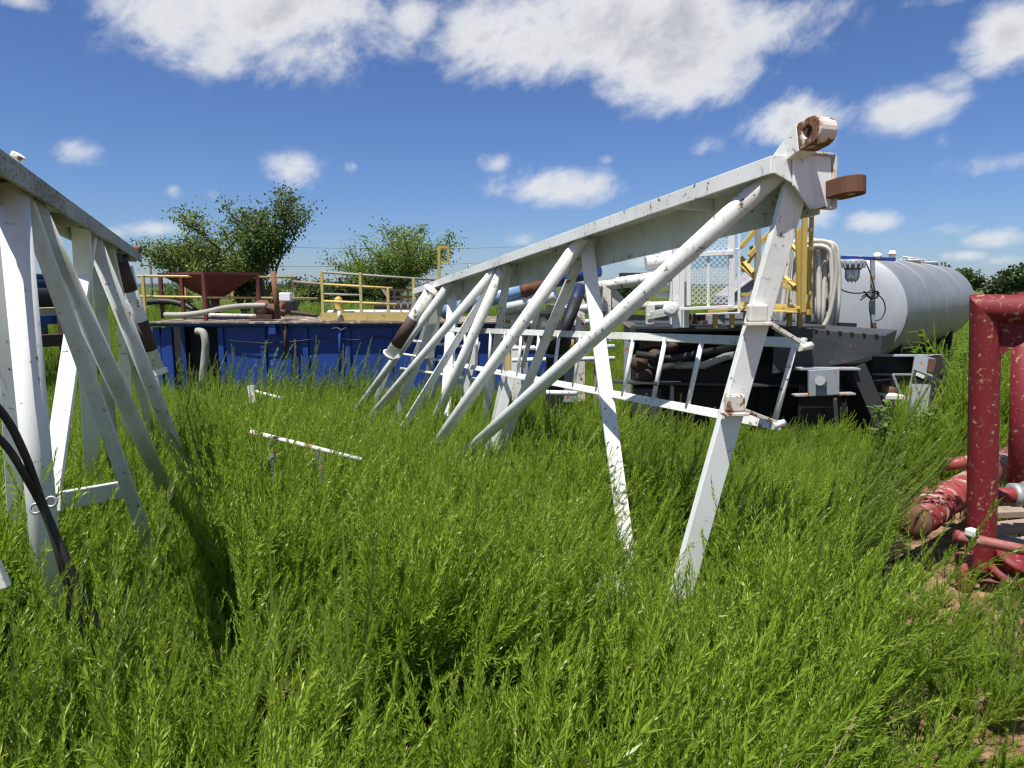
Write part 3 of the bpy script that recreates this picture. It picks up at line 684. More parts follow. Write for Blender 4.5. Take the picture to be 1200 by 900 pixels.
# white pipe rack (substructure rails)
wr = thing('rig_substructure', at(640, 470, 10.5), 'white pipe framework of rails and posts behind the mast', 'framework')
for (a, b, r, mt) in (((588, 362, 10.8), (652, 345, 10.4), .10, 'white'), ((586, 372, 10.9), (700, 362, 10.6), .055, 'white_rusty'), ((590, 381, 11), (700, 377, 11), .05, 'white'), ((588, 394, 11), (690, 392, 11), .05, 'white_old'),
                      ((690, 336, 10.4), (740, 331, 10.2), .07, 'white_rusty'), ((722, 332, 10.1), (790, 322, 10.0), .085, 'white_rusty'), ((640, 362, 10.7), (790, 357, 10.3), .06, 'white_rusty'), ((757, 309, 10.2), (800, 303, 10.2), .11, 'white_rusty'),
                      ((600, 408, 10.2), (720, 406, 10.2), .035, 'white'), ((600, 422, 10.2), (720, 420, 10.2), .035, 'white'), ((760, 357, 10), (800, 356, 10), .04, 'white')):
    MB().tube(at(*a), at(*b), r, 14).build('rail', M[mt], wr)
for (px, ya, yb, Y, wd, mt) in ((595, 365, 440, 11, .10, 'yellow_old'), (605, 350, 470, 10.9, .16, 'white'), (616, 350, 460, 10.8, .08, 'galv_rail'), (680, 340, 470, 10.6, .14, 'white_rusty'), (711, 335, 400, 10.3, .12, 'white_rusty'),
                                (700, 360, 480, 10.6, .10, 'galv_rail'), (735, 380, 470, 10.3, .10, 'grey_light'), (668, 380, 470, 10.9, .28, 'grey_light'), (790, 330, 380, 10.0, .13, 'white'), (762, 357, 380, 10.0, .12, 'white_rusty'), (663, 385, 398, 10.1, .14, 'yellow')):
    MB().bar(at(px, ya, Y), at(px, yb, Y), wd, wd * .8).build('post', M[mt], wr, .006)
for (a, b, wd, mt) in (((712, 340, 10.3), (730, 362, 10.3), .22, 'white_old'), ((705, 340, 10.35), (694, 360, 10.35), .10, 'white_old'), ((758, 372, 9.95), (788, 366, 9.95), .07, 'white_old'), ((725, 372, 10.2), (745, 385, 10.2), .10, 'galv_rail'), ((770, 347, 10.1), (800, 340, 10.1), .08, 'white_old')):
    MB().bar(at(*a), at(*b), wd, .03, (0, 0, 1)).build('brace_plate', M[mt], wr, .004)
MB().prism([at(788, 278, 10.3), at(806, 278, 10.3), at(806, 318, 10.3), at(790, 318, 10.3), at(772, 300, 10.3)], (0, .05, 0)).build('gusset_head', M['white'], wr, .004)
MB().box(at(745, 322, 10.4), (.48, .2, .06), -.05).build('tray', M['black'], wr, .01)
MB().lathe(at(692, 353, 10), (0, 0, 1), [(0, .02), (.0, .09), (.08, .12), (.2, .12), (.25, .05), (.25, 0)], 14).build('yellow_cap', M['yellow'], wr)
MB().tube(at(663, 398, 10.05), at(663, 412, 10.05), .12, 14).build('bucket', M['yellow'], wr)

# ------------------------------------------------------------------ flat deck skid
Yd = 9.9
sk = thing('equipment_skid', at(880, 480, 10), 'dark grey steel equipment skid with upswept bow behind the mast', 'skid')
def S(px, py, Y=Yd): return at(px, py, Y)
MB().bar(S(738, 386), S(905, 384), .075, .06, (0, 0, 1)).build('deck_edge', M['grey'], sk, .004)
pz = S(800, 382).z
MB().box((S(855, 380).x, 11.0, pz - .02), (S(960, 380).x - S(738, 380).x, 2.3, .04)).build('deck', M['grey'], sk)
bow = [S(908, 382, 9.55), S(1034, 393, 9.15), S(1031, 415, 9.15), S(1000, 424, 9.25), S(955, 432, 9.4), S(905, 438, 9.55)]
MB().prism(bow, (.02, .045, 0)).build('bow_plate', M['grey'], sk, .004)
MB().prism([S(1034, 393, 9.15), S(1036, 394, 9.2), V(S(1036, 394, 9.2)) + V((.9, 1.3, 0)), V(S(1031, 415, 9.2)) + V((.9, 1.3, 0)), S(1032, 415, 9.15)], (-.03, .02, 0)).build('bow_return', M['grey'], sk)
bowtop = V(S(908, 382, 9.55)); bowend = V(S(1034, 393, 9.15))
MB().prism([bowtop + V((0, .05, -.01)), bowend + V((0, .05, -.01)), bowend + V((.9, 1.3, -.01)), bowtop + V((.5, 1.6, -.01))], (0, 0, -.02)).build('bow_deck', M['grey'], sk)
for k in range(9):
    p_ = bowtop.lerp(bowend, (k + .5) / 9) + V((0, -.002, .008))
    MB().box(p_, (.035, .05, .016)).build('bolt', M['rust'], sk)
MB().bar(S(740, 438, 10.3), S(1000, 440, 10.3), .34, .10, (0, 0, 1)).build('main_beam', M['black'], sk, .005)
MB().bar(S(735, 400, 11.5), S(1000, 410, 11.5), .9, .05, (0, 0, 1)).build('underdeck_shade_sheet', M['black'], sk)  # black sheet standing in for the shadow in the opening under the deck
MB().bar(S(720, 447, 10.0), S(965, 452, 9.8), .03, .25, (0, 0, 1)).build('beam_flange', M['grey'], sk)
for (px, yb, wd, Y) in ((758, 505, .40, 10.0), (962, 520, .55, 9.3), (1006, 520, .40, 9.5), (900, 510, .3, 10.4)):
    p_ = S(px, 455, Y); MB().bar(V((p_.x, p_.y, gz(p_.x, p_.y) - .02)), p_, wd, .12, (1, 0, 0)).build('leg', M['black'] if px != 758 else M['grey'], sk, .005)
MB().bar(S(785, 450, 9.95), S(785, 505, 9.95), .05, .3, (1, 0, 0)).build('leg_flange', M['grey'], sk)
MB().bar(S(935, 432, 9.15), S(1005, 432, 9.15), .03, .16, (0, 0, 1)).build('bracket_top', M['grey_light'], sk, .004)
MB().bar(S(965, 433, 9.0), S(965, 463, 9.0), .40, .05, (1, 0, 0)).build('bracket_face', M['grey_light'], sk, .004)
MB().tube(S(963, 448, 9.02), S(961, 446, 8.82), .065, 18).build('pivot_pin', M['steel'], sk)
MB().bar(S(930, 463, 9.1), S(1000, 461, 9.1), .025, .14, (0, 0, 1)).build('bracket_base', M['grey_light'], sk, .003)
MB().bar(S(1000, 430, 9.3), S(1030, 500, 9.1), .22, .25, (1, 0, 0)).build('slanted_leg', M['black'], sk, .005)
MB().prism([S(940, 466, 9.5), S(1002, 434, 9.5), S(1012, 434, 9.5), S(1040, 500, 9.4), S(1040, 545, 9.4), S(940, 545, 9.5)], (0, .05, 0)).build('leg_dark_plate', M['black'], sk)  # black plate added to widen the dark mass below the bracket
MB().prism([S(742, 446, 10.45), S(960, 450, 10.45), S(960, 540, 10.45), S(742, 530, 10.45)], (0, .05, 0)).build('underframe_shade', M['black'], sk)  # black sheet added for the dark shade beneath the skid
MB().bar(S(978, 466, 9.0), S(984, 540, 9.0), .05, .02, (1, 0, 0)).build('leg_stiffener', M['grey'], sk)
for (pts, r, mt) in (([(745, 415, 9.8), (790, 420, 9.7), (830, 412, 9.7), (870, 405, 9.8)], .05, 'black'), ([(790, 428, 9.8), (825, 428, 9.7), (850, 418, 9.7), (880, 412, 9.8)], .055, 'hose_grey'), ([(750, 405, 10), (800, 400, 10), (850, 396, 10)], .06, 'rust_brown'), ([(745, 425, 10), (775, 432, 10), (810, 425, 10)], .07, 'black')):
    P = [at(*p) for p in pts]; MB().path(P, r, 10).build('underdeck_pipe', M[mt], sk)
for (px, py, s_) in ((752, 425, .22), (770, 418, .18), (790, 405, .15), (757, 440, .2)):
    MB().lathe(at(px, py, 9.9), (.2, -1, .1), [(-.2, 0), (-.2, s_ * .5), (-.05, s_ * .7), (0, s_ * .4), (.03, 0)], 12).build('fitting', M['rust_brown'], sk)

# yellow platform frame on the skid
yf = thing('platform_frame', S(900, 372, 9.6), 'yellow railed work platform frame standing on the grey skid', 'platform')
def ybar(a, b, wd=.05, mt='yellow', nm='rail'): MB().bar(at(*a), at(*b), wd, wd, (0, 1, 0)).build(nm, M[mt], yf, .003)
ybar((943, 252, 8.9), (941, 366, 8.9), .06, 'yellow', 'post'); ybar((951, 250, 9.3), (949, 362, 9.3), .05, 'yellow', 'post')
ybar((935, 270, 9.0), (937, 358, 9.0), .055, 'yellow', 'post'); ybar((888.5, 258, 9.6), (887, 352, 9.6), .065, 'galv_rail', 'post')
ybar((868, 290, 9.8), (904, 248, 9.8), .06); ybar((878, 300, 9.6), (918, 255, 9.6), .06); ybar((868, 302, 9.9), (888, 326, 9.7), .06); ybar((868, 310, 9.9), (900, 340, 9.6), .05)
ybar((941, 254, 8.9), (952, 252, 9.3), .05); ybar((937, 268, 9.0), (950, 270, 9.2), .05); ybar((917, 335, 9.2), (950, 344, 9.1), .05); ybar((920, 325, 9.3), (932, 336, 9.1), .05); ybar((880, 290, 9.9), (890, 302, 9.7), .05)
ybar((830, 366, 9.9), (905, 361, 9.6), .06, 'yellow', 'platform_beam'); ybar((905, 362, 9.5), (950, 366, 8.9), .07, 'yellow', 'platform_beam'); ybar((868, 356, 10.2), (950, 360, 9.4), .05, 'yellow_old', 'platform_beam')
MB().prism([at(840, 363, 9.9), at(945, 367, 8.95), at(948, 361, 9.6), at(870, 357, 10.6)], (0, 0, .012)).build('platform_plate', M['yellow_old'], yf)
for px in (838, 858, 874, 925, 937): ybar((px, 366, 9.7), (px, 384, 9.7), .06, 'yellow', 'stub_leg')
for (a_, b_) in (((890, 345, 9.6), (922, 308, 9.4)), ((888, 330, 9.6), (936, 330, 9.1)), ((905, 262, 9.6), (936, 296, 9.1)), ((870, 345, 9.9), (888, 345, 9.6)), ((870, 318, 9.9), (888, 290, 9.7)), ((937, 300, 9.0), (950, 312, 9.2)), ((937, 290, 9.0), (950, 292, 9.2))):
    ybar(a_, b_, .045, 'yellow', 'brace')
# chain hanging from the platform
chn = thing('chain', at(908, 366, 9.0), 'short hanging chain under the yellow platform', 'chain')
for k in range(7):
    c0 = at(908, 366 + 3.0 * k, 8.95); MB().ring(c0, (1, 0, 0) if k % 2 else (0, 1, 0), .014, .005, 10, 5).build('link', M['steel'], chn)

# white mesh guard
mg = thing('mesh_guard', S(835, 366, 9.4), 'white framed expanded metal guard panel beside the yellow platform', 'guard')
Yg = 9.4
def G(px, py): return at(px, py, Yg)
for (a, b, wd) in (((799, 282), (799, 364), .06), ((807, 300), (807, 358), .05), ((857, 268), (857, 362), .075), ((866, 272), (866, 366), .035), ((797, 362), (858, 359.5), .06), ((805, 299), (858, 296), .085), ((830, 300), (830, 360), .035), ((815, 368), (867, 366.5), .03), ((857, 292), (867, 292), .03)):
    MB().bar(G(*a), G(*b), wd, wd * .7, (0, 1, 0) if abs(a[0] - b[0]) > 4 else (1, 0, 0)).build('frame_bar', M['white'], mg, .004)
m0 = G(809, 356); m1 = G(855, 354); mt_ = G(855, 272)
Wm = m1.x - m0.x; Hm = mt_.z - m0.z; rows = 26; cols = 14
mb = MB()
for r_ in range(rows):
    for c2 in range(cols):
        zz = m0.z + Hm * r_ / rows; xx = m0.x + Wm * c2 / cols; dx = Wm / cols; dz = Hm / rows
        if (zz - m0.z) > Hm * .72 and (xx - m0.x) < Wm * .55 * ((zz - m0.z) / Hm - .72) / .28 * 1.6: continue
        s_ = 1 if (r_ + c2) % 2 else -1
        mb.bar((xx, Yg + .012, zz + (0 if s_ > 0 else dz)), (xx + dx, Yg + .012, zz + (dz if s_ > 0 else 0)), .008, .004, (0, 0, 1))
mb.build('expanded_mesh', M['white'], mg, 0, 'stuff')
wp = thing('guard_post', G(797, 384), 'tall white steel post panel left of the mesh guard', 'panel')
MB().bar(at(793, 282, 9.6), at(793, 384, 9.6), .12, .08).build('post', M['white'], wp, .005)
MB().bar(at(803, 284, 9.62), at(803, 384, 9.62), .10, .05).build('plate', M['white_old'], wp, .005)
MB().lathe(at(786, 362, 9.5), (0, -1, 0), [(-.05, .1), (.05, .1), (.05, .05), (.06, 0)], 14).build('hub', M['white'], wp)
MB().bar(at(762, 368, 9.5), at(786, 362, 9.5), .06, .03, (0, 0, 1)).build('lever', M['white_old'], wp, .003)
for (px, s_) in ((806, .16), (814, .12), (822, .14)):
    MB().lathe(at(px, 380, 9.7), (0, 0, 1), [(0, s_ * .6), (.05, s_ * .6), (.06, s_ * .4), (.14, s_ * .4), (.15, 0)], 12).build('fitting', M['rust_brown'], wp)
MB().box(at(826, 374, 10.0), (.5, .3, .14)).build('base_box', M['grey_light'], wp, .01)
gx = thing('grey_locker', at(892, 384, 12.5), 'pale grey locker with sloping lid behind the yellow platform', 'locker')
p_ = at(885, 360, 12.6)
MB().prism([p_ + V((-.5, 0, -.5)), p_ + V((.5, 0, -.5)), p_ + V((.5, 0, .75)), p_ + V((.3, 0, .8)), p_ + V((-.5, 0, .2))], (0, .9, 0)).build('body', M['grey_light'], gx, .01)
MB().bar(p_ + V((-.52, -.03, .2)), p_ + V((.3, -.03, .82)), .03, .05).build('lid_edge', M['white_old'], gx)

# ------------------------------------------------------------------ silver tank
t0 = at(992, 366, 14.0); t1 = at(1090, 362, 20.5); t0.z = t1.z = 1.40
axis = (t1 - t0).normalized(); RT = 1.10; LT = (t1 - t0).length
tk = thing('storage_tank', (t0.x, t0.y, .2), 'large silver horizontal cylindrical tank behind the skid', 'tank')
MB().lathe(t0, axis, [(0, RT), (LT, RT)], 64).build('shell', M['tank'], tk)
MB().lathe(t0, axis, [(-.15, 0), (-.145, .25), (-.13, .55), (-.095, .82), (-.045, 1.02), (0, RT - .004)], 64).build('front_head', M['tank_head'], tk)
MB().lathe(t0, axis, [(LT, RT - .004), (LT + .14, .82), (LT + .25, .25), (LT + .26, 0)], 48).build('rear_head', M['tank'], tk)
for f in (.004, .24, .48, .74):
    MB().ring(t0 + axis * (LT * f), axis, RT - .004, .014, 64, 6, .9).build('weld_seam', M['tank'], tk)
top = V((0, 0, 1))
for (f, mtn, hh, rr) in ((.40, 'white_rusty', .26, .07),):
    MB().lathe(t0 + axis * (LT * f) + top * (RT - .02), top, [(0, rr), (hh * .6, rr), (hh * .6, rr * 1.5), (hh * .75, rr * 1.5), (hh * .75, rr), (hh, rr * .9), (hh, 0)], 14).build('vent', M[mtn], tk)
for f in (.62, .86):
    MB().lathe(t0 + axis * (LT * f) + top * (RT - .02), top, [(0, .26), (.06, .26), (.06, .32), (.09, .32), (.09, 0)], 20).build('hatch', M['white_rusty'], tk)
pr0 = t0 + axis * (LT * .52) + top * (RT + .12); pr1 = t0 + axis * (LT * .9) + top * (RT + .12)
MB().tube(pr0, pr1, .025, 8).build('top_pipe', M['white_rusty'], tk)
for f in (.12, .82):
    c0 = t0 + axis * (LT * f); zz = gz(c0.x, c0.y)
    sd = V((axis.y, -axis.x, 0))
    MB().bar(V((c0.x, c0.y, zz - .02)) , V((c0.x, c0.y, c0.z - RT * .62)), 1.7, .18, sd).build('saddle', M['black'], tk)
# lamp stand on the skid, in front of the tank
ls = thing('lamp_stand', at(1022, 394, 12.3), 'blue and grey lamp bracket with clear bulkhead lamp before the silver tank', 'lamp')
Yl = 12.3
def Lp(px, py, d=0): return at(px, py, Yl + d)
MB().bar(Lp(1022.5, 303), Lp(1023, 380), .07, .05).build('post', M['grey_light'], ls, .006)
MB().bar(Lp(1023.5, 378), Lp(1024, 410), .085, .06).build('post_foot', M['rust'], ls, .006)
MB().bar(Lp(981, 301.5), Lp(1049, 304), .06, .05, (0, 0, 1)).build('top_bar', M['blue'], ls, .005)
MB().lathe(Lp(1029, 300), (.5, -.8, .1), [(-.06, 0), (-.06, .06), (0, .068), (.04, .05), (.06, 0)], 14).build('knob', M['enamel'], ls)
lc = Lp(1000, 304, -.15)
MB().lathe(lc, (0, 0, -1), [(0, 0), (0, .17), (.05, .19), (.12, .19), (.13, .15), (.18, .14), (.18, .0)], 22).build('lamp_housing', M['grey_light'], ls)
for k in range(14):
    t = 2 * math.pi * k / 14
    MB().box(lc + V((.19 * math.cos(t), .19 * math.sin(t), -.09)), (.03, .03, .12), t).build('housing_fin', M['grey_light'], ls)
MB().lathe(lc, (0, 0, -1), [(.18, .12), (.30, .12), (.36, .10), (.38, .07), (.385, 0)], 20).build('lamp_glass', M['glass'], ls)
for k in range(6):
    t = 2 * math.pi * k / 6
    MB().path([lc + V((.125 * math.cos(t), .125 * math.sin(t), -.17)), lc + V((.128 * math.cos(t), .128 * math.sin(t), -.31)), lc + V((.06 * math.cos(t), .06 * math.sin(t), -.40))], .006, 6).build('cage_bar', M['grey_light'], ls)
for k, pts in enumerate(([(983, 303), (982.5, 330), (985, 340), (1000, 344), (1016, 343), (1024, 338)], [(1014, 306), (1020, 320), (1024, 335), (1026, 345), (1020, 352)], [(1010, 348), (1018, 342), (1028, 344), (1036, 352), (1038, 364), (1033, 374), (1026, 376)], [(1008, 352), (1016, 346), (1026, 340), (1030, 345), (1022, 352), (1014, 345)], [(1024, 344), (1018, 356), (1021, 376), (1024, 390)], [(1012, 341), (1020, 349), (1028, 350), (1031, 342), (1022, 340)])):
    P = [Lp(px, py, -.06 - .01 * k) for (px, py) in pts]; Q = []
    for i in range(len(P) - 1):
        for q_ in range(5): Q.append(P[i].lerp(P[i + 1], q_ / 5))
    Q.append(P[-1])
    for _ in range(3): Q = [Q[0]] + [(Q[i - 1] + Q[i] * 2 + Q[i + 1]) / 4 for i in range(1, len(Q) - 1)] + [Q[-1]]
    MB().path(Q, .011, 6).build('wire', M['rubber'], ls)
# hose coil hung on a hook
hc = thing('hose_coil', at(958, 392, 11.6), 'bundle of dirty white hose hung in long loops beside the yellow platform', 'hose')
random.seed(5)
zt0 = at(955, 284, 11.6)
for k in range(17):
    cxp = 950 + random.uniform(-9, 16); hw = random.uniform(6, 27); top_ = 281 + random.uniform(0, 9); bot = 396 + random.uniform(-10, 14); Y = 11.3 + .05 * k
    P = []
    for q_ in range(25):
        t = math.pi * q_ / 24
        xo = -math.cos(t) * hw * (1 + .25 * math.sin(t)); 
        P.append(at(cxp + xo * (.75 if q_ < 12 else .8), top_ + 26 * (1 - math.sin(t)) ** 1.4, Y))
    P = [at(cxp - hw * random.uniform(.8, 1.2), bot, Y), at(cxp - hw * 1.1, (bot + top_) / 2 + 10, Y)] + P + [at(cxp + hw * random.uniform(.85, 1.15), (bot + top_) / 2 + 10, Y), at(cxp + hw * random.uniform(.6, 1.0), bot, Y)]
    for _ in range(2): P = [P[0]] + [(P[i - 1] + P[i] * 2 + P[i + 1]) / 4 for i in range(1, len(P) - 1)] + [P[-1]]
    MB().path(P, random.choice((.034, .04, .045)), 10).build('hose_loop', random.choice((M['hose_white'], M['hose_white'], M['enamel'], M['white_rusty'])), hc)
P = [at(925, 370, 11.2), at(922, 384, 11.15), at(928, 394, 11.1), at(945, 396, 11.1), at(962, 388, 11.1), at(972, 370, 11.15), at(978, 340, 11.2), at(981, 310, 11.25), at(975, 290, 11.3)]
for _ in range(2):
    Q = []
    for i in range(len(P) - 1): Q += [P[i].lerp(P[i + 1], .25), P[i].lerp(P[i + 1], .75)]
    P = [P[0]] + Q + [P[-1]]
MB().path(P, .036, 10).build('hose_loop', M['hose_grey'], hc)
MB().bar(at(962, 286, 11.9), at(975, 410, 11.9), .08, .06).build('hanger_post', M['galv_rail'], hc)
MB().tube(at(950, 284, 11.2), at(962, 287, 12.2), .03, 10).build('hanger_arm', M['rust'], hc)
MB().ring(at(958, 288, 11.5), (1, -.3, 0), .09, .03, 16, 6).build('tie', M['rubber'], hc)
# pale support stand beneath the tank
sd_ = thing('support_stand', onto(1075, 520), 'pale grey angled support stand with rust patch under the silver tank', 'stand')
MB().bar(at(1022, 416.5, 10.4), at(1103, 416.5, 10.2), .02, .16, (0, 0, 1)).build('top_flange', M['grey_light'], sd_)
MB().bar(at(1022, 427, 10.5), at(1103, 427, 10.3), .24, .05, (0, 0, 1)).build('beam_web', M['black'], sd_)
MB().bar(at(1022, 438.5, 10.4), at(1068, 438.5, 10.3), .02, .12, (0, 0, 1)).build('lower_flange', M['grey_light'], sd_)
MB().bar(at(1085, 418, 10.02), at(1068, 520, 9.75), .32, .03, (1, 0, 0)).build('leg_face', M['grey_light'], sd_, .004)
MB().bar(at(1099, 418, 10.1), at(1082, 520, 9.85), .18, .3, (1, 0, 0)).build('leg_side', M['black'], sd_, .004)
MB().prism([at(1071, 433, 9.93), at(1096, 443, 9.93), at(1091, 447, 9.92), at(1068, 446, 9.92)], (0, -.015, 0)).build('strap_plate', M['grey'], sd_)
MB().bar(at(1074, 438, 9.895), at(1083, 442, 9.895), .05, .012, (0, 0, 1)).build('slot_mark', M['enamel'], sd_)
MB().prism([at(1088, 420, 9.97), at(1098, 421, 9.97), at(1095, 438, 9.95), at(1086, 434, 9.95)], (0, -.008, 0)).build('rust_patch', M['rust'], sd_)
MB().bar(at(1030, 464, 9.9), at(1054, 464, 9.9), .05, .3, (0, 0, 1)).build('foot_plate', M['white_rusty'], sd_)
MB().bar(at(1046, 440, 10.3), at(1058, 470, 10.3), .04, .04).build('strut', M['grey_light'], sd_)
MB().tube(at(1031, 455, 10.1), at(1050, 460, 10.1), .07, 10).build('roller', M['rust'], sd_)
MB().bar(at(1035, 445, 10.35), at(1035, 520, 10.35), .3, .1, (1, 0, 0)).build('inner_leg', M['grey'], sd_)

# ------------------------------------------------------------------ red pipe manifold at the right
rf = thing('pipe_manifold', onto(1150, 690), 'red peeling pipe manifold frame with goal shaped posts at the right edge', 'manifold')
pt = at(1155, 361, 4.35); pb_ = at(1152, 640, 4.35); pb_.z -= .15
rr = .086
top_r = at(1245, 362, 4.05); top_r.z = pt.z
# mitred corner: post and top bar share the mitre plane
MB().mitre(pb_, pt, top_r + (top_r - pt) * 1.2, rr).build('post', M['red'], rf)
dirr = (top_r - pt).normalized()
MB().prism([pt + dirr * .09 + V((0, 0, -.05)), pt + dirr * .42 + V((0, 0, -.06)), pt + dirr * .09 + V((0, 0, -.30))], (0.008, .02, 0)).build('gusset', M['red'], rf)
q0 = at(1201, 362, 5.4); q0.z = pt.z; q1 = at(1198, 590, 5.4)
MB().path([q1 - V((0, 0, .3)), q0], .086, 24).build('post', M['red'], rf)
MB().path([q0 + V((-.08, .0, .0)), q0 + V((1.2, -.35, 0))], .09, 20).build('top_bar', M['red'], rf)
b0 = at(1068, 612, 4.55); b1 = at(1190, 534, 6.3)
MB().tube(b0, b1, .115, 28).build('main_pipe', M['red_worn'], rf)
dd = (b1 - b0).normalized(); LB = (b1 - b0).length
for f in (.09, .135, .18, .30, .72):
    MB().ring(b0 + dd * (LB * f), dd, .116, .011 if f < .3 else .008, 28, 6).build('band', M['rod'] if f in (.135, .72) else M['red'], rf)
MB().lathe(b0, dd, [(-.02, 0), (-.02, .06), (0, .125), (.05, .125), (.05, .116)], 28).build('end_collar', M['rust'], rf)
MB().tube(at(1108, 545, 5.5), at(1140, 540, 5.5), .05, 14).build('branch_pipe', M['red_worn'], rf)
MB().tube(at(1160, 580, 4.75), at(1192, 581, 4.7), .055, 18).build('branch_pipe', M['red_worn'], rf)
MB().lathe(at(1185, 580, 4.72), V((1, -.05, 0)), [(0, .05), (0, .085), (.05, .085), (.05, .06), (.10, .06), (.10, .10), (.17, .10), (.17, .05), (.5, .05)], 20).build('flange', M['steel'], rf)
MB().tube(at(1122, 628, 4.15), at(1235, 652, 3.95), .033, 16).build('front_rod', M['rod'], rf)
MB().tube(at(1118, 627, 4.16), at(1140, 632, 4.12), .036, 16).build('rod_sleeve', M['red_worn'], rf)
MB().box(at(1139, 624, 4.10), (.06, .06, .05), .4).build('clamp', M['white_rusty'], rf, .01)
MB().lathe(at(1186, 664, 4.25), V((.2, -.4, 1)), [(-.06, 0), (-.06, .14), (-.02, .14), (-.02, .09), (.05, .09), (.05, .13), (.08, .13), (.08, .05), (.1, 0)], 20).build('valve_flange', M['red'], rf)
MB().tube(at(1130, 650, 4.2), at(1130, 690, 4.2), .05, 12).build('foot', M['red_worn'], rf)
MB().box(at(1165, 690, 4.2), (.12, .12, .10), .3).build('clamp_block', M['rust'], rf, .015)
MB().box(at(1192, 690, 4.2), (.2, .14, .10), -.2).build('clamp_block', M['black'], rf, .015)
# timbers beneath
for k, (px, py, Y, rz, ln) in enumerate(((1192, 617, 4.9, .25, .7), (1184, 600, 5.2, .1, .6), (1195, 636, 4.7, -.1, .5))):
    tag(MB().box(at(px, py, Y), (ln, .14, .055), rz).build('timber_block', M['wood'], None, .006), ('weathered timber lying in the middle behind the red post', 'upper weathered timber under the red branch pipe', 'lower weathered timber beside the round red flange')[k], 'timber', 'timbers under the manifold')

# ------------------------------------------------------------------ loose steel in the weeds
pa, pb = at(294, 506, 4.6), at(424, 539, 4.45)
tr_ = thing('pipe_trestle', ((pa.x + pb.x) / 2, pa.y, gz(pa.x, pa.y)), 'low trestle with a thin rusty white bar standing in the weeds', 'trestle')
MB().tube(pa, pb, .016, 12).build('bar', M['white_rusty'], tr_)
for f in (.18, .62):
    c_ = pa.lerp(pb, f); MB().bar(V((c_.x + .02, c_.y + .03, gz(c_.x, c_.y) - .02)), c_ + V((0, 0, -.01)), .03, .02, (1, 0, 0)).build('leg', M['grey_light'], tr_)
tag(MB().bar(at(294, 452, 9.6), at(297, 472, 9.6), .09, .05).build('steel_stake', M['white_rusty']), 'small rusty white stake before the blue tank', 'stake')
tag(MB().tube(at(300, 459, 9.7), at(330, 467, 9.6), .025, 10).build('steel_pipe', M['white_rusty']), 'short thin white pipe beside the small stake', 'pipe')
tag(MB().tube(at(640, 460, 8.0), at(676, 461, 8.0), .03, 10).build('steel_pipe', M['white']), 'short white pipe on the ground behind the long diagonal brace', 'pipe')

# ------------------------------------------------------------------ far left pipe stacks
for k, (a, b, r, mt, lb) in enumerate((((-160, 352, 13), (72, 350, 16), .25, 'rubber', 'dark pipe on top of the beams behind the left mast'), ((-160, 330, 14), (62, 336, 16.5), .16, 'blue_dark', 'navy pipe topmost of the stack behind the left mast'),
                                    ((-160, 395, 14), (55, 386, 16), .26, 'teal', 'greenish pipe under the blue beam behind the left mast'), ((-160, 344, 15), (64, 343, 17), .13, 'white_rusty', 'pale pipe between dark pipes behind the left mast'),
                                    ((-160, 322, 15), (58, 328, 18), .15, 'blue_dark', 'far navy pipe in the stack behind the left mast'))):
    tag(MB().tube(at(*a), at(*b), r, 18).build('line_pipe', M[mt]), lb, 'pipe', 'pipes stacked behind the left mast')
for k, (a, b, hh, mt, lb) in enumerate((((-160, 372, 12.6), (74, 364, 15.4), .16, 'yellow_old', 'ochre beam carrying the pipes behind the left mast'), ((-160, 382, 12.4), (70, 374, 15.2), .20, 'blue', 'blue beam under the ochre beam behind the left mast'),
                                    ((-160, 410, 12), (76, 398, 15), .26, 'rust_brown', 'brown beam lowest of the stack behind the left mast'))):
    tag(MB().bar(at(*a), at(*b), hh, .2, (0, 0, 1)).build('support_beam', M[mt], None, .01), lb, 'beam', 'beams behind the left mast')
for px in (-60, 20, 60):
    p_ = at(px, 372, 14.6); 
    tag(MB().bar(V((p_.x, p_.y + .4, gz(p_.x, p_.y) - .05)), p_ + V((0, .4, .4)), .18, .18).build('rack_post', M['rust_brown']), {-60: 'pipe rack post outside the left edge', 20: 'rack post in the middle of the pipe stack behind the left mast', 60: 'rack post at the right end of the pipe stack'}[px], 'post', 'pipe rack posts')

# ------------------------------------------------------------------ utility poles and wires
pl = []
for (px, Y, lb) in ((178, 62, 'thin dark utility pole left of the maroon hopper'), (700, 110, 'distant utility pole behind the mast')):
    b = at(px, 335, Y); up_ = thing('utility_pole', (b.x, b.y, gz(b.x, b.y)), lb, 'pole')
    MB().tube((b.x, b.y, gz(b.x, b.y) - .2), (b.x, b.y, 4.0 if px < 300 else 7.0), .10, 8).build('pole', M['bark'], up_)
    MB().bar((b.x - .8, b.y, 3.7 if px < 300 else 6.7), (b.x + .8, b.y, 3.7 if px < 300 else 6.7), .1, .1, (0, 0, 1)).build('crossarm', M['bark'], up_)
    pl.append(V((b.x, b.y, 3.8 if px < 300 else 6.8)))
for k in range(2):
    P = []
    for i in range(25):
        t = i / 24; p_ = pl[0].lerp(pl[1], t); p_ = p_ + V((0, .9 * k, 0)) + V((0, 0, 2.0 * k - 1.6 * 4 * t * (1 - t) * .5)); P.append(p_)
    tag(MB().path(P, .016, 5).build('power_line', M['rubber']), ('lower power line above the blue tank', 'upper power line above the blue tank')[k], 'power line')

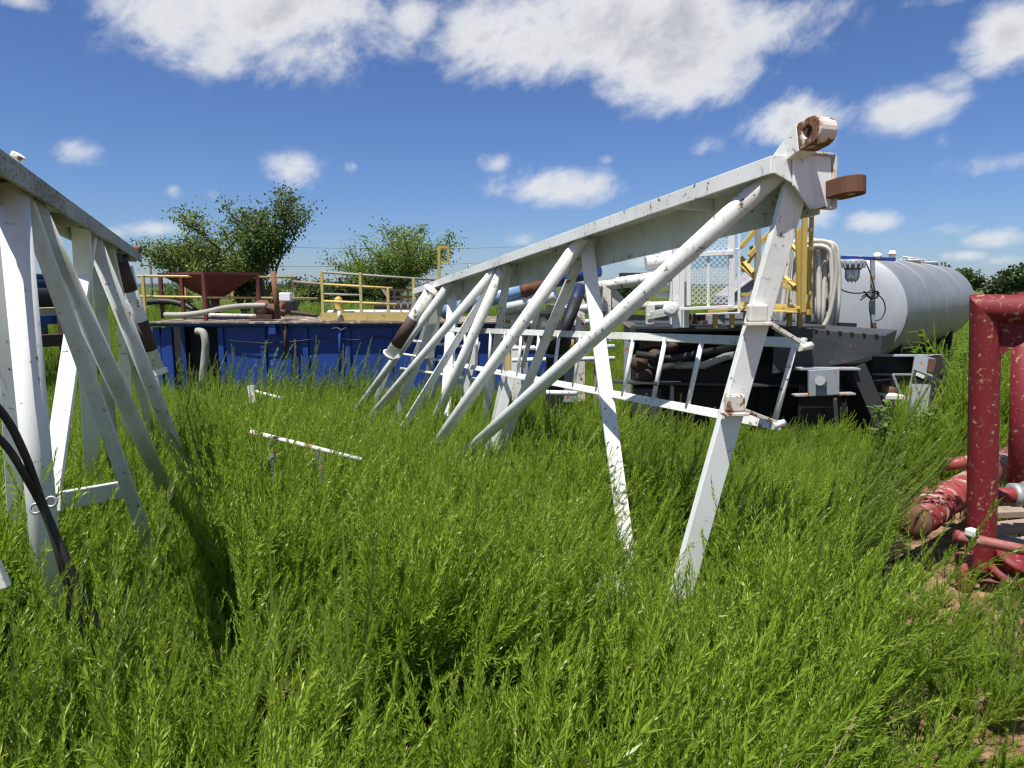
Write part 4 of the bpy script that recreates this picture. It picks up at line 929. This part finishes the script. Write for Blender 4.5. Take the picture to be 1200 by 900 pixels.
# ------------------------------------------------------------------ trees
def leafquads(mb, tints, c, n, rad, ls, rnd, squash=.8, up=.3):
    for _ in range(n):
        d = V((rnd.gauss(0, 1), rnd.gauss(0, 1), rnd.gauss(0, 1) * squash)); 
        p_ = c + d * (rad * .55)
        dr = V((rnd.gauss(0, 1), rnd.gauss(0, 1), rnd.gauss(up, .8))).normalized(); sd = dr.orthogonal().normalized()
        sd = (Matrix.Rotation(rnd.uniform(0, 6.28), 3, dr) @ sd)
        L = ls * rnd.uniform(.7, 1.35); wd = L * rnd.uniform(.32, .5)
        mb.add([p_, p_ + dr * L * .5 + sd * wd, p_ + dr * L, p_ + dr * L * .5 - sd * wd], [(0, 1, 2, 3)])
        tints.append(min(1, max(0, rnd.uniform(0, .8) + .1)))
def set_tint(o, tints):
    at_ = o.data.attributes.new('tint', 'FLOAT', 'FACE'); at_.data.foreach_set('value', tints)
def tree(name, label, base, H, spread, trunk_h, nlimb, leafn, ls, mat, seed, rad=.5, upright=.9, group=None, depth=3, r0=.14):
    rnd = random.Random(seed); root = thing(name, base, label, 'tree', group)
    wood = MB(); tips = []
    def grow(p, d, L, r, lev):
        pts = [p]; n_ = 4
        for i in range(n_):
            d = (d + V((rnd.gauss(0, .16), rnd.gauss(0, .16), rnd.gauss(.03, .10)))).normalized(); p = p + d * (L / n_); pts.append(p)
        wood.path(pts, [r * (1 - .5 * i / n_) for i in range(n_ + 1)], 6 if lev else 8, False)
        if lev >= depth: tips.extend(pts[1:]); return
        if lev >= depth - 1: tips.extend(pts[2:])
        k = nlimb if lev == 0 else rnd.choice((3, 4))
        for i in range(k):
            t_ = rnd.uniform(.45, 1.0) if lev else rnd.uniform(.6, 1)
            q = pts[0].lerp(pts[-1], 1) if t_ > .95 else pts[min(n_, int(t_ * n_ + .5))]
            a = 6.283 * (i + rnd.uniform(-.3, .3)) / k
            el_ = rnd.uniform(.25, 1.0) * upright
            nd_ = (V((math.cos(a) * spread, math.sin(a) * spread, el_)) + d * .4).normalized()
            grow(q, nd_, L * rnd.uniform(.62, .85), r * .55, lev + 1)
    grow(V(base), V((rnd.gauss(0, .06), rnd.gauss(0, .06), 1)), trunk_h, r0, 0)
    zmax = max(p.z for p in tips); s_ = H / (zmax - base[2])
    b = V(base)
    wood.v = [b + (p - b) * s_ for p in wood.v]; tips = [b + (p - b) * s_ for p in tips]
    wood.build('trunk', M['bark'], root)
    mb = MB(); tints = []
    per = max(1, leafn // len(tips))
    for t_ in tips: leafquads(mb, tints, t_, rnd.randint(per // 2, per * 3 // 2), rad * rnd.uniform(.5, 1.3), ls, rnd)
    o = mb.build('crown', mat, root); set_tint(o, tints)
    return root
def tbase(px, Y): p_ = at(px, 340, Y); return V((p_.x, p_.y, gz(p_.x, p_.y) - .05))
tree('deciduous_tree', 'olive green spreading tree behind the maroon hopper', tbase(243, 31), 6.3, 1.15, 2.2, 5, 15000, .10, M['tree_a'], 11, .46, .9)
tree('deciduous_tree', 'taller dark leaved tree right behind the maroon hopper', tbase(303, 30), 6.75, .62, 2.6, 5, 10000, .11, M['tree_b'], 23, .42, 1.2)
tree('deciduous_tree', 'feathery bright green tree above the yellow railing', tbase(492, 34), 5.5, 1.25, 1.7, 6, 22000, .09, M['tree_c'], 37, .52, .8)
tree('cedar_tree', 'dark cedar between the two trees behind the hopper', tbase(284, 33), 4.6, .5, 1.6, 5, 7000, .13, M['tree_d'], 41, .5, 1.0)
BG = [(120, 70, 3.6, 'low dark tree left of the hopper on the skyline'), (205, 55, 3.0, 'low bush tree behind the hopper legs'), (345, 60, 4.2, 'dark low tree right of the tall hopper tree'), (372, 75, 3.6, 'small dark tree left of the feathery tree'), (415, 60, 4.0, 'dark low tree under the feathery tree on its left'),
      (446, 64, 4.2, 'dark low tree under the feathery tree in its middle'), (512, 62, 3.6, 'dark low tree under the feathery tree on its right'), (320, 48, 3.0, 'low hedge tree behind the leaning rusty post'), (60, 80, 3.8, 'low dark tree behind the left mast'), (5, 85, 4.6, 'low dark tree at the far left edge'),
      (740, 90, 3.4, 'far dark tree seen under the mast chord'), (896, 40, 3.2, 'leafy tree behind the yellow platform bars')]
for i, (px, Y, hh, lb) in enumerate(BG):
    tree('skyline_tree', lb, tbase(px, Y), hh * .55 + .9, 1.2, 1.4, 5, 3600, .22 * Y / 62, M['tree_d'] if i not in (1, 7, 11) else M['tree_a'], 60 + i, .75, .8, 'trees on the skyline', 2)
for i, (px, Y, hh, lb) in enumerate(((1092, 120, 6.0, 'far tree behind the silver tank vent'), (1118, 110, 5.4, 'bushy far tree above the silver tank'), (1136, 112, 5.0, 'rightmost far tree above the silver tank end'), (1172, 95, 3.8, 'small far cedar left of the tall cedar'), (1192, 90, 4.9, 'tall far cedar above the red manifold at the right edge'), (1215, 92, 4.6, 'far cedar outside the right edge'))):
    tree('far_tree', lb, tbase(px, Y), hh, .8 if i > 2 else 1.15, 2.2, 5, 3000, .42, M['tree_d'], 90 + i, .9, 1.0, 'far trees on the right', 2)

# ------------------------------------------------------------------ broad leaf plants
def broad_plant(name, label, base, H, n, L, mat, seed, lean=(0, 0), cat='plant', wid=.28):
    rnd = random.Random(seed); root = thing(name, base, label, cat); st = MB(); lf = MB(); tints = []
    base = V(base); ns = max(2, n // 22)
    for s_ in range(ns):
        a = rnd.uniform(0, 6.28); tip = base + V((math.cos(a) * H * .35 + lean[0], math.sin(a) * H * .35 + lean[1], H * rnd.uniform(.7, 1)))
        pts = [base.lerp(tip, t_) + V((0, 0, .10 * H * math.sin(math.pi * t_))) for t_ in (0, .25, .5, .75, 1)]
        st.path(pts, [.008, .007, .006, .005, .003], 6)
        for i in range(n // ns):
            t_ = .2 + .8 * (i + .5) / (n // ns); k = min(3, int(t_ * 4)); p_ = pts[k].lerp(pts[k + 1], t_ * 4 - k)
            a = i * 2.4 + rnd.uniform(-.4, .4); d = V((math.cos(a), math.sin(a), rnd.uniform(.1, .9))).normalized(); sd = d.cross(V((0, 0, 1))).normalized(); nn = sd.cross(d)
            l = L * rnd.uniform(.6, 1.15); wd = l * wid
            row = []
            for f, wf in ((0, .12), (.25, .8), (.5, 1), (.78, .6), (1, .03)):
                c = p_ + d * (l * f) - nn * 0 - V((0, 0, l * .35 * f * f))
                row += [c + sd * (wd * wf) + nn * wd * .15, c, c - sd * (wd * wf) + nn * wd * .15]
            fs_ = []
            for j in range(4): fs_ += [(3 * j, 3 * j + 1, 3 * j + 4, 3 * j + 3), (3 * j + 1, 3 * j + 2, 3 * j + 5, 3 * j + 4)]
            lf.add(row, fs_, True); tt = rnd.uniform(0, .9); tints += [tt] * 8
    st.build('stem', M['weed_stalk'], root); o = lf.build('leaves', mat, root); set_tint(o, tints)
    return root
p_ = onto(1035, 560); broad_plant('leafy_plant', 'pale broad leaved plant in front of the support stand', (p_.x, p_.y - 0, gz(p_.x, p_.y)), .95, 75, .17, M['pale_leaf'], 3, (.12, 0))
p_ = at(1005, 560, 5.6); broad_plant('leafy_plant', 'bright broad leaved weed low beside the red pipe', (p_.x + .3, p_.y, gz(p_.x, p_.y)), .55, 60, .14, M['bush_leaf'], 8)
p_ = at(1118, 430, 10.5); broad_plant('leafy_shrub', 'bright green shrub between silver tank and red post', (p_.x, p_.y, gz(p_.x, p_.y)), 1.75, 240, .20, M['bush_leaf'], 9, (0, 0), 'shrub')
p_ = at(1150, 430, 12); broad_plant('leafy_shrub', 'shrub growing behind the red post', (p_.x, p_.y, gz(p_.x, p_.y)), 1.6, 200, .20, M['bush_leaf'], 10, (0, 0), 'shrub')

# tall grass blades in front
def grass_clump(label, base, blades, H, seed, wd=.010):
    rnd = random.Random(seed); mb = MB(); tints = []; base = V(base)
    for i in range(blades):
        a = rnd.uniform(0, 6.28); b0 = base + V((rnd.gauss(0, .03), rnd.gauss(0, .03), 0)); d = V((math.cos(a) * .14, math.sin(a) * .10, 1)); hh = H * rnd.uniform(.55, 1.0); sd = V((1, rnd.uniform(-.5, .5), 0)).normalized()
        bend = V((math.cos(a), math.sin(a), 0)) * rnd.uniform(.0, .22)
        row = []
        for j in range(7):
            f = j / 6; c = b0 + d * (hh * f) + bend * (hh * f * f) - V((0, 0, hh * .22 * f ** 3 * bend.length * 3)); w_ = wd * (1 - f ** 2.2) * .9 + .0008
            row += [c + sd * w_, c - sd * w_]
        mb.add(row, [(2 * j, 2 * j + 1, 2 * j + 3, 2 * j + 2) for j in range(6)], True); tints += [rnd.uniform(.1, .9)] * 6
    o = mb.build('grass_clump', M['blade'], None); set_tint(o, tints); return tag(o, label, 'grass', 'tall grass clumps')
for (px, py, Y, n_, H_, lb) in ((412, 800, 2.5, 11, 1.05, 'tallest grass clump with long blades in the foreground left of centre'), (325, 830, 2.5, 4, 1.0, 'few long grass blades left of the tallest clump'), (290, 840, 2.4, 3, .8, 'bent pale grass blades at the lower left')):
    p_ = at(px, py, Y); grass_clump(lb, (p_.x, p_.y, gz(p_.x, p_.y)), n_, H_, px)

# ------------------------------------------------------------------ weeds: leafy plant variants, scattered by geometry nodes
def weed_plant(seed, H, nst, fan, leaf=.028, spike=False, dens=1.0, nb=8, stem=None):
    """a clump of feathery shoots: narrow leaves all round each stem, side shoots lower down"""
    rnd = random.Random(seed); mb = MB(); tints = []
    def leafat(p, ax, a, L, wd, tt, open_):
        sd = ax.orthogonal().normalized(); sd = Matrix.Rotation(a, 3, ax) @ sd
        d = (ax * math.cos(open_) + sd * math.sin(open_)).normalized(); q = d.cross(ax).normalized()
        mb.add([p, p + d * L * .45 + q * wd, p + d * L, p + d * L * .45 - q * wd], [(0, 1, 2, 3)]); tints.append(tt)
    def shoot(p, d, L, n, lev, r, age):
        pts = [V(p)]; k = 6 if lev == 0 else 4
        for i in range(k):
            d = (d + V((rnd.gauss(0, .06), rnd.gauss(0, .06), .05 if lev == 0 else .10))).normalized(); pts.append(pts[-1] + d * (L / k))
        mb.path(pts, [r * (1 - .8 * i / k) for i in range(k + 1)], 3, False); tints.extend([.10 if lev == 0 else .35] * (3 * k))
        for i in range(n):
            s = (i + .5) / n; s = .15 + .85 * s ** .85 if lev == 0 else s
            j = min(k - 1, int(s * k)); q = pts[j].lerp(pts[j + 1], s * k - j); ax = (pts[j + 1] - pts[j]).normalized()
            ll = leaf * rnd.uniform(.7, 1.3) * (1.3 - .7 * s if lev == 0 else 1.0 - .45 * s)
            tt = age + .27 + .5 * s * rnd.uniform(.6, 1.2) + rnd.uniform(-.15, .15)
            leafat(q, ax, i * 2.4 + rnd.uniform(-.5, .5), ll, max(.0017, ll * rnd.uniform(.065, .10)), min(1, max(0, tt)), rnd.uniform(.38, .82) * (1.15 - .5 * s))
        if lev == 0:
            for b in range(nb if not spike else 2):
                s = .25 + .5 * (b + rnd.random()) / max(1, nb); j = min(k - 1, int(s * k)); q = pts[j].lerp(pts[j + 1], s * k - j); ax = (pts[j + 1] - pts[j]).normalized()
                a = b * 2.4 + rnd.uniform(-.5, .5); sd = Matrix.Rotation(a, 3, ax) @ ax.orthogonal().normalized()
                shoot(q, (ax * .85 + sd * .55).normalized(), L * (.46 - .30 * s) * rnd.uniform(.75, 1.3), int(48 * dens), 1, r * .5, age + .1)
    for s_ in range(nst):
        a = 6.283 * (s_ + rnd.random()) / nst; f = rnd.uniform(.1, 1) * fan
        d = V((math.cos(a) * f, math.sin(a) * f, 1)).normalized()
        shoot(V((math.cos(a) * .05 * rnd.random(), math.sin(a) * .05 * rnd.random(), -.02)), d, H * rnd.uniform(.68, 1.1), int(210 * dens) if not spike else 240, 0, stem or .0035, rnd.uniform(-.12, .12))
    return mb, tints
lib = bpy.data.collections.new('weed_library')
for k in range(11):
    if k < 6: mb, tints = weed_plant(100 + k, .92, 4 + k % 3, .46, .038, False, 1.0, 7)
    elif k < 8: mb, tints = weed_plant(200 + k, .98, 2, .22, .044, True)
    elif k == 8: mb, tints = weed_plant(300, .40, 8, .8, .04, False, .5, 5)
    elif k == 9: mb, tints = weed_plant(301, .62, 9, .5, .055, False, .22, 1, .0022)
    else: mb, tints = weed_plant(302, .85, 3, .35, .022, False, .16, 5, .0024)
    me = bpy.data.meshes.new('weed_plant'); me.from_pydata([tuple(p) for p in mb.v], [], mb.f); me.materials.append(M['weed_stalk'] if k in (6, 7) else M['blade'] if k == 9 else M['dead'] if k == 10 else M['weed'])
    a_ = me.attributes.new('tint', 'FLOAT', 'FACE'); a_.data.foreach_set('value', tints)
    o = bpy.data.objects.new('weed_plant_%02d' % k, me); lib.objects.link(o)

rnd = random.Random(77)
pts = []; rots = []; scl = []; ids = []
def blocked(x, y):
    # clear ground round the manifold and the bare clay at the lower right, under skid and tanks
    if x > .50 * y + .12 and x < 6 and 3.5 < y < 7.2 and rnd.random() < .95: return True
    if x > .64 * y and y < 2.6 and rnd.random() < .75: return True
    if y > 14.6 and x0 - .2 < x < x1 + .2 and y < 17.8: return True
    if 1.9 < x < 6.0 and 9.6 < y < 11.8: return True
    return False
def scatter(ya, yb, dens, smin, smax):
    y = ya
    area = 0
    step = .25
    while y < yb:
        hw = .78 * y + 2.2
        n_ = dens * step * 2 * hw; n_ = int(n_) + (1 if rnd.random() < n_ - int(n_) else 0)
        for _ in range(n_):
            x = rnd.uniform(-hw, hw); yy = y + rnd.random() * step
            if blocked(x, yy): continue
            hn = noise.noise(V((x * .55, yy * .55, 3.0))); hn2 = noise.noise(V((x * 1.7, yy * 1.7, 9.0)))
            s = rnd.uniform(smin, smax) * (1 + .40 * hn + .34 * hn2)
            # thinner growth round the near posts of the mast
            dpost = min(math.hypot(x - .72, yy - 3.9), math.hypot(x - .55, yy - 3.3))
            if dpost < .7: s *= .62 + .5 * dpost
            if .10 * yy < x < .34 * yy and 1.9 < yy < 4.7: s *= .74
            if .15 * yy < x < .56 * yy and 5 < yy < 9.6: s *= .68
            if -.40 * yy < x < -.20 * yy and 3.3 < yy < 4.8: s *= .78
            if .50 * yy < x and yy < 3.6: s *= .62
            if .40 * yy < x < .60 * yy and 3.2 < yy < 5: s *= .6
            if hn2 < -.2 and rnd.random() < .38: continue
            xs_ = -1.43 - .425 * (yy - 3.145)          # low weeds on the chord's shadow line, taller beside it to hide that strip
            if 2.4 < yy < 7.6:
                if xs_ - .45 < x < xs_ + .08: s *= .8
                elif xs_ + .08 <= x < xs_ + .9: s *= 1.22
                elif x <= xs_ - .45: s *= 1.05
            pts.append((x, yy, gz(x, yy)))
            lean = .16 + .22 * max(0, min(1, (x + 1) / 3)) 
            rots.append((rnd.gauss(0, .10), rnd.gauss(lean, .12), 0)); scl.append(s)
            r_ = rnd.random(); ids.append(rnd.randrange(6) if r_ < .86 else (rnd.choice((6, 7)) if r_ < .90 else 8 if r_ < .93 else 9 if r_ < .975 else 10))
        y += step
scatter(1.25, 3.0, 26, .68, 1.32)
scatter(3.0, 5.0, 31, .58, 1.18)
scatter(5.0, 9.0, 24, .62, 1.10)
scatter(9.0, 14.7, 18, .48, .85)
scatter(14.7, 24, 7, .8, 1.3)
scatter(24, 60, 1.0, 1.0, 2.0)
# short undergrowth closing the gaps between the tall plants
for (ya, yb, dn) in ((1.2, 4.0, 26), (4.0, 8.0, 16)):
    y = ya
    while y < yb:
        hw = .78 * y + 1.6
        for _ in range(int(dn * .2 * 2 * hw)):
            x = rnd.uniform(-hw, hw); yy = y + rnd.random() * .2
            bare = x > .66 * yy and yy < 2.5
            man = x > .5 * yy and 3.3 < yy < 7
            if bare and rnd.random() < .5: continue
            pts.append((x, yy, gz(x, yy))); rots.append((rnd.gauss(0, .15), rnd.gauss(.1, .2), 0)); scl.append(rnd.uniform(.5, 1.05) * (.55 if man else 1)); ids.append(8 if rnd.random() < .75 else 9)
        y += .2
# taller stalks before the blue tank, tall growth right of the stand
for _ in range(75):
    px = rnd.uniform(205, 470); yy = rnd.uniform(10.5, 13.8); p_ = at(px, 400, yy)
    pts.append((p_.x, p_.y, gz(p_.x, p_.y))); rots.append((rnd.gauss(0, .08), rnd.gauss(.25, .15), 0)); scl.append(rnd.uniform(1.0, 1.55)); ids.append(rnd.choice((6, 7)))
for _ in range(170):
    px = rnd.uniform(1118, 1290); yy = rnd.uniform(8.0, 13.0); p_ = at(px, 400, yy)
    pts.append((p_.x, p_.y, gz(p_.x, p_.y))); rots.append((rnd.gauss(0, .1), rnd.gauss(.1, .1), 0)); scl.append(rnd.uniform(1.2, 2.0)); ids.append(rnd.randrange(6))
for (px, py, Y, s, ln) in ((985, 560, 4.6, 1.5, .55), (1000, 540, 4.9, 1.45, .5), (60, 640, 2.35, 1.25, .06), (45, 660, 2.3, 1.0, .1), (20, 700, 1.9, 1.1, .15), (960, 560, 4.5, 1.25, .45), (940, 600, 4.0, 1.1, .5), (880, 640, 3.5, 1.0, .5), (900, 700, 2.9, 1.0, .6)):
    p_ = at(px, py, Y); 
    for q_ in range(2):
        pts.append((p_.x + rnd.gauss(0, .06), p_.y + rnd.gauss(0, .06), gz(p_.x, p_.y))); rots.append((0, ln + rnd.gauss(0, .05), 0)); scl.append(s * rnd.uniform(.9, 1.05)); ids.append(6 + q_)
me = bpy.data.meshes.new('weeds'); me.from_pydata(pts, [], [])
a_ = me.attributes.new('rot', 'FLOAT_VECTOR', 'POINT'); a_.data.foreach_set('vector', [c for r_ in rots for c in r_])
a_ = me.attributes.new('spin', 'FLOAT', 'POINT'); a_.data.foreach_set('value', [rnd.uniform(0, 6.28) for _ in pts])
a_ = me.attributes.new('scl', 'FLOAT', 'POINT'); a_.data.foreach_set('value', scl)
a_ = me.attributes.new('pid', 'INT', 'POINT'); a_.data.foreach_set('value', ids)
wo = bpy.data.objects.new('weeds', me); col.objects.link(wo)
tag(wo, 'dense bright green feathery weeds covering the ground', 'weeds', None, 'stuff')
ng = bpy.data.node_groups.new('scatter_weeds', 'GeometryNodeTree')
ng.interface.new_socket('Geometry', in_out='INPUT', socket_type='NodeSocketGeometry'); ng.interface.new_socket('Geometry', in_out='OUTPUT', socket_type='NodeSocketGeometry')
gi = ng.nodes.new('NodeGroupInput'); go = ng.nodes.new('NodeGroupOutput')
def attr(name, dt):
    a = ng.nodes.new('GeometryNodeInputNamedAttribute'); a.data_type = dt; a.inputs['Name'].default_value = name; return a.outputs['Attribute']
ci = ng.nodes.new('GeometryNodeCollectionInfo'); ci.inputs['Collection'].default_value = lib; ci.inputs['Separate Children'].default_value = True; ci.inputs['Reset Children'].default_value = True
ip = ng.nodes.new('GeometryNodeInstanceOnPoints'); ip.inputs['Pick Instance'].default_value = True
m2p = ng.nodes.new('GeometryNodeMeshToPoints')
ng.links.new(gi.outputs[0], m2p.inputs['Mesh']); ng.links.new(m2p.outputs['Points'], ip.inputs['Points'])
ng.links.new(ci.outputs[0], ip.inputs['Instance']); ng.links.new(attr('pid', 'INT'), ip.inputs['Instance Index'])
e2r = ng.nodes.new('FunctionNodeEulerToRotation'); ng.links.new(attr('rot', 'FLOAT_VECTOR'), e2r.inputs[0]); ng.links.new(e2r.outputs[0], ip.inputs['Rotation'])
ng.links.new(attr('scl', 'FLOAT'), ip.inputs['Scale'])
ri = ng.nodes.new('GeometryNodeRotateInstances'); ng.links.new(ip.outputs[0], ri.inputs['Instances'])
cxyz = ng.nodes.new('ShaderNodeCombineXYZ'); ng.links.new(attr('spin', 'FLOAT'), cxyz.inputs[2])
e2 = ng.nodes.new('FunctionNodeEulerToRotation'); ng.links.new(cxyz.outputs[0], e2.inputs[0]); ng.links.new(e2.outputs[0], ri.inputs['Rotation']); ri.inputs['Local Space'].default_value = True
ng.links.new(ri.outputs[0], go.inputs[0])
md = wo.modifiers.new('scatter', 'NODES'); md.node_group = ng
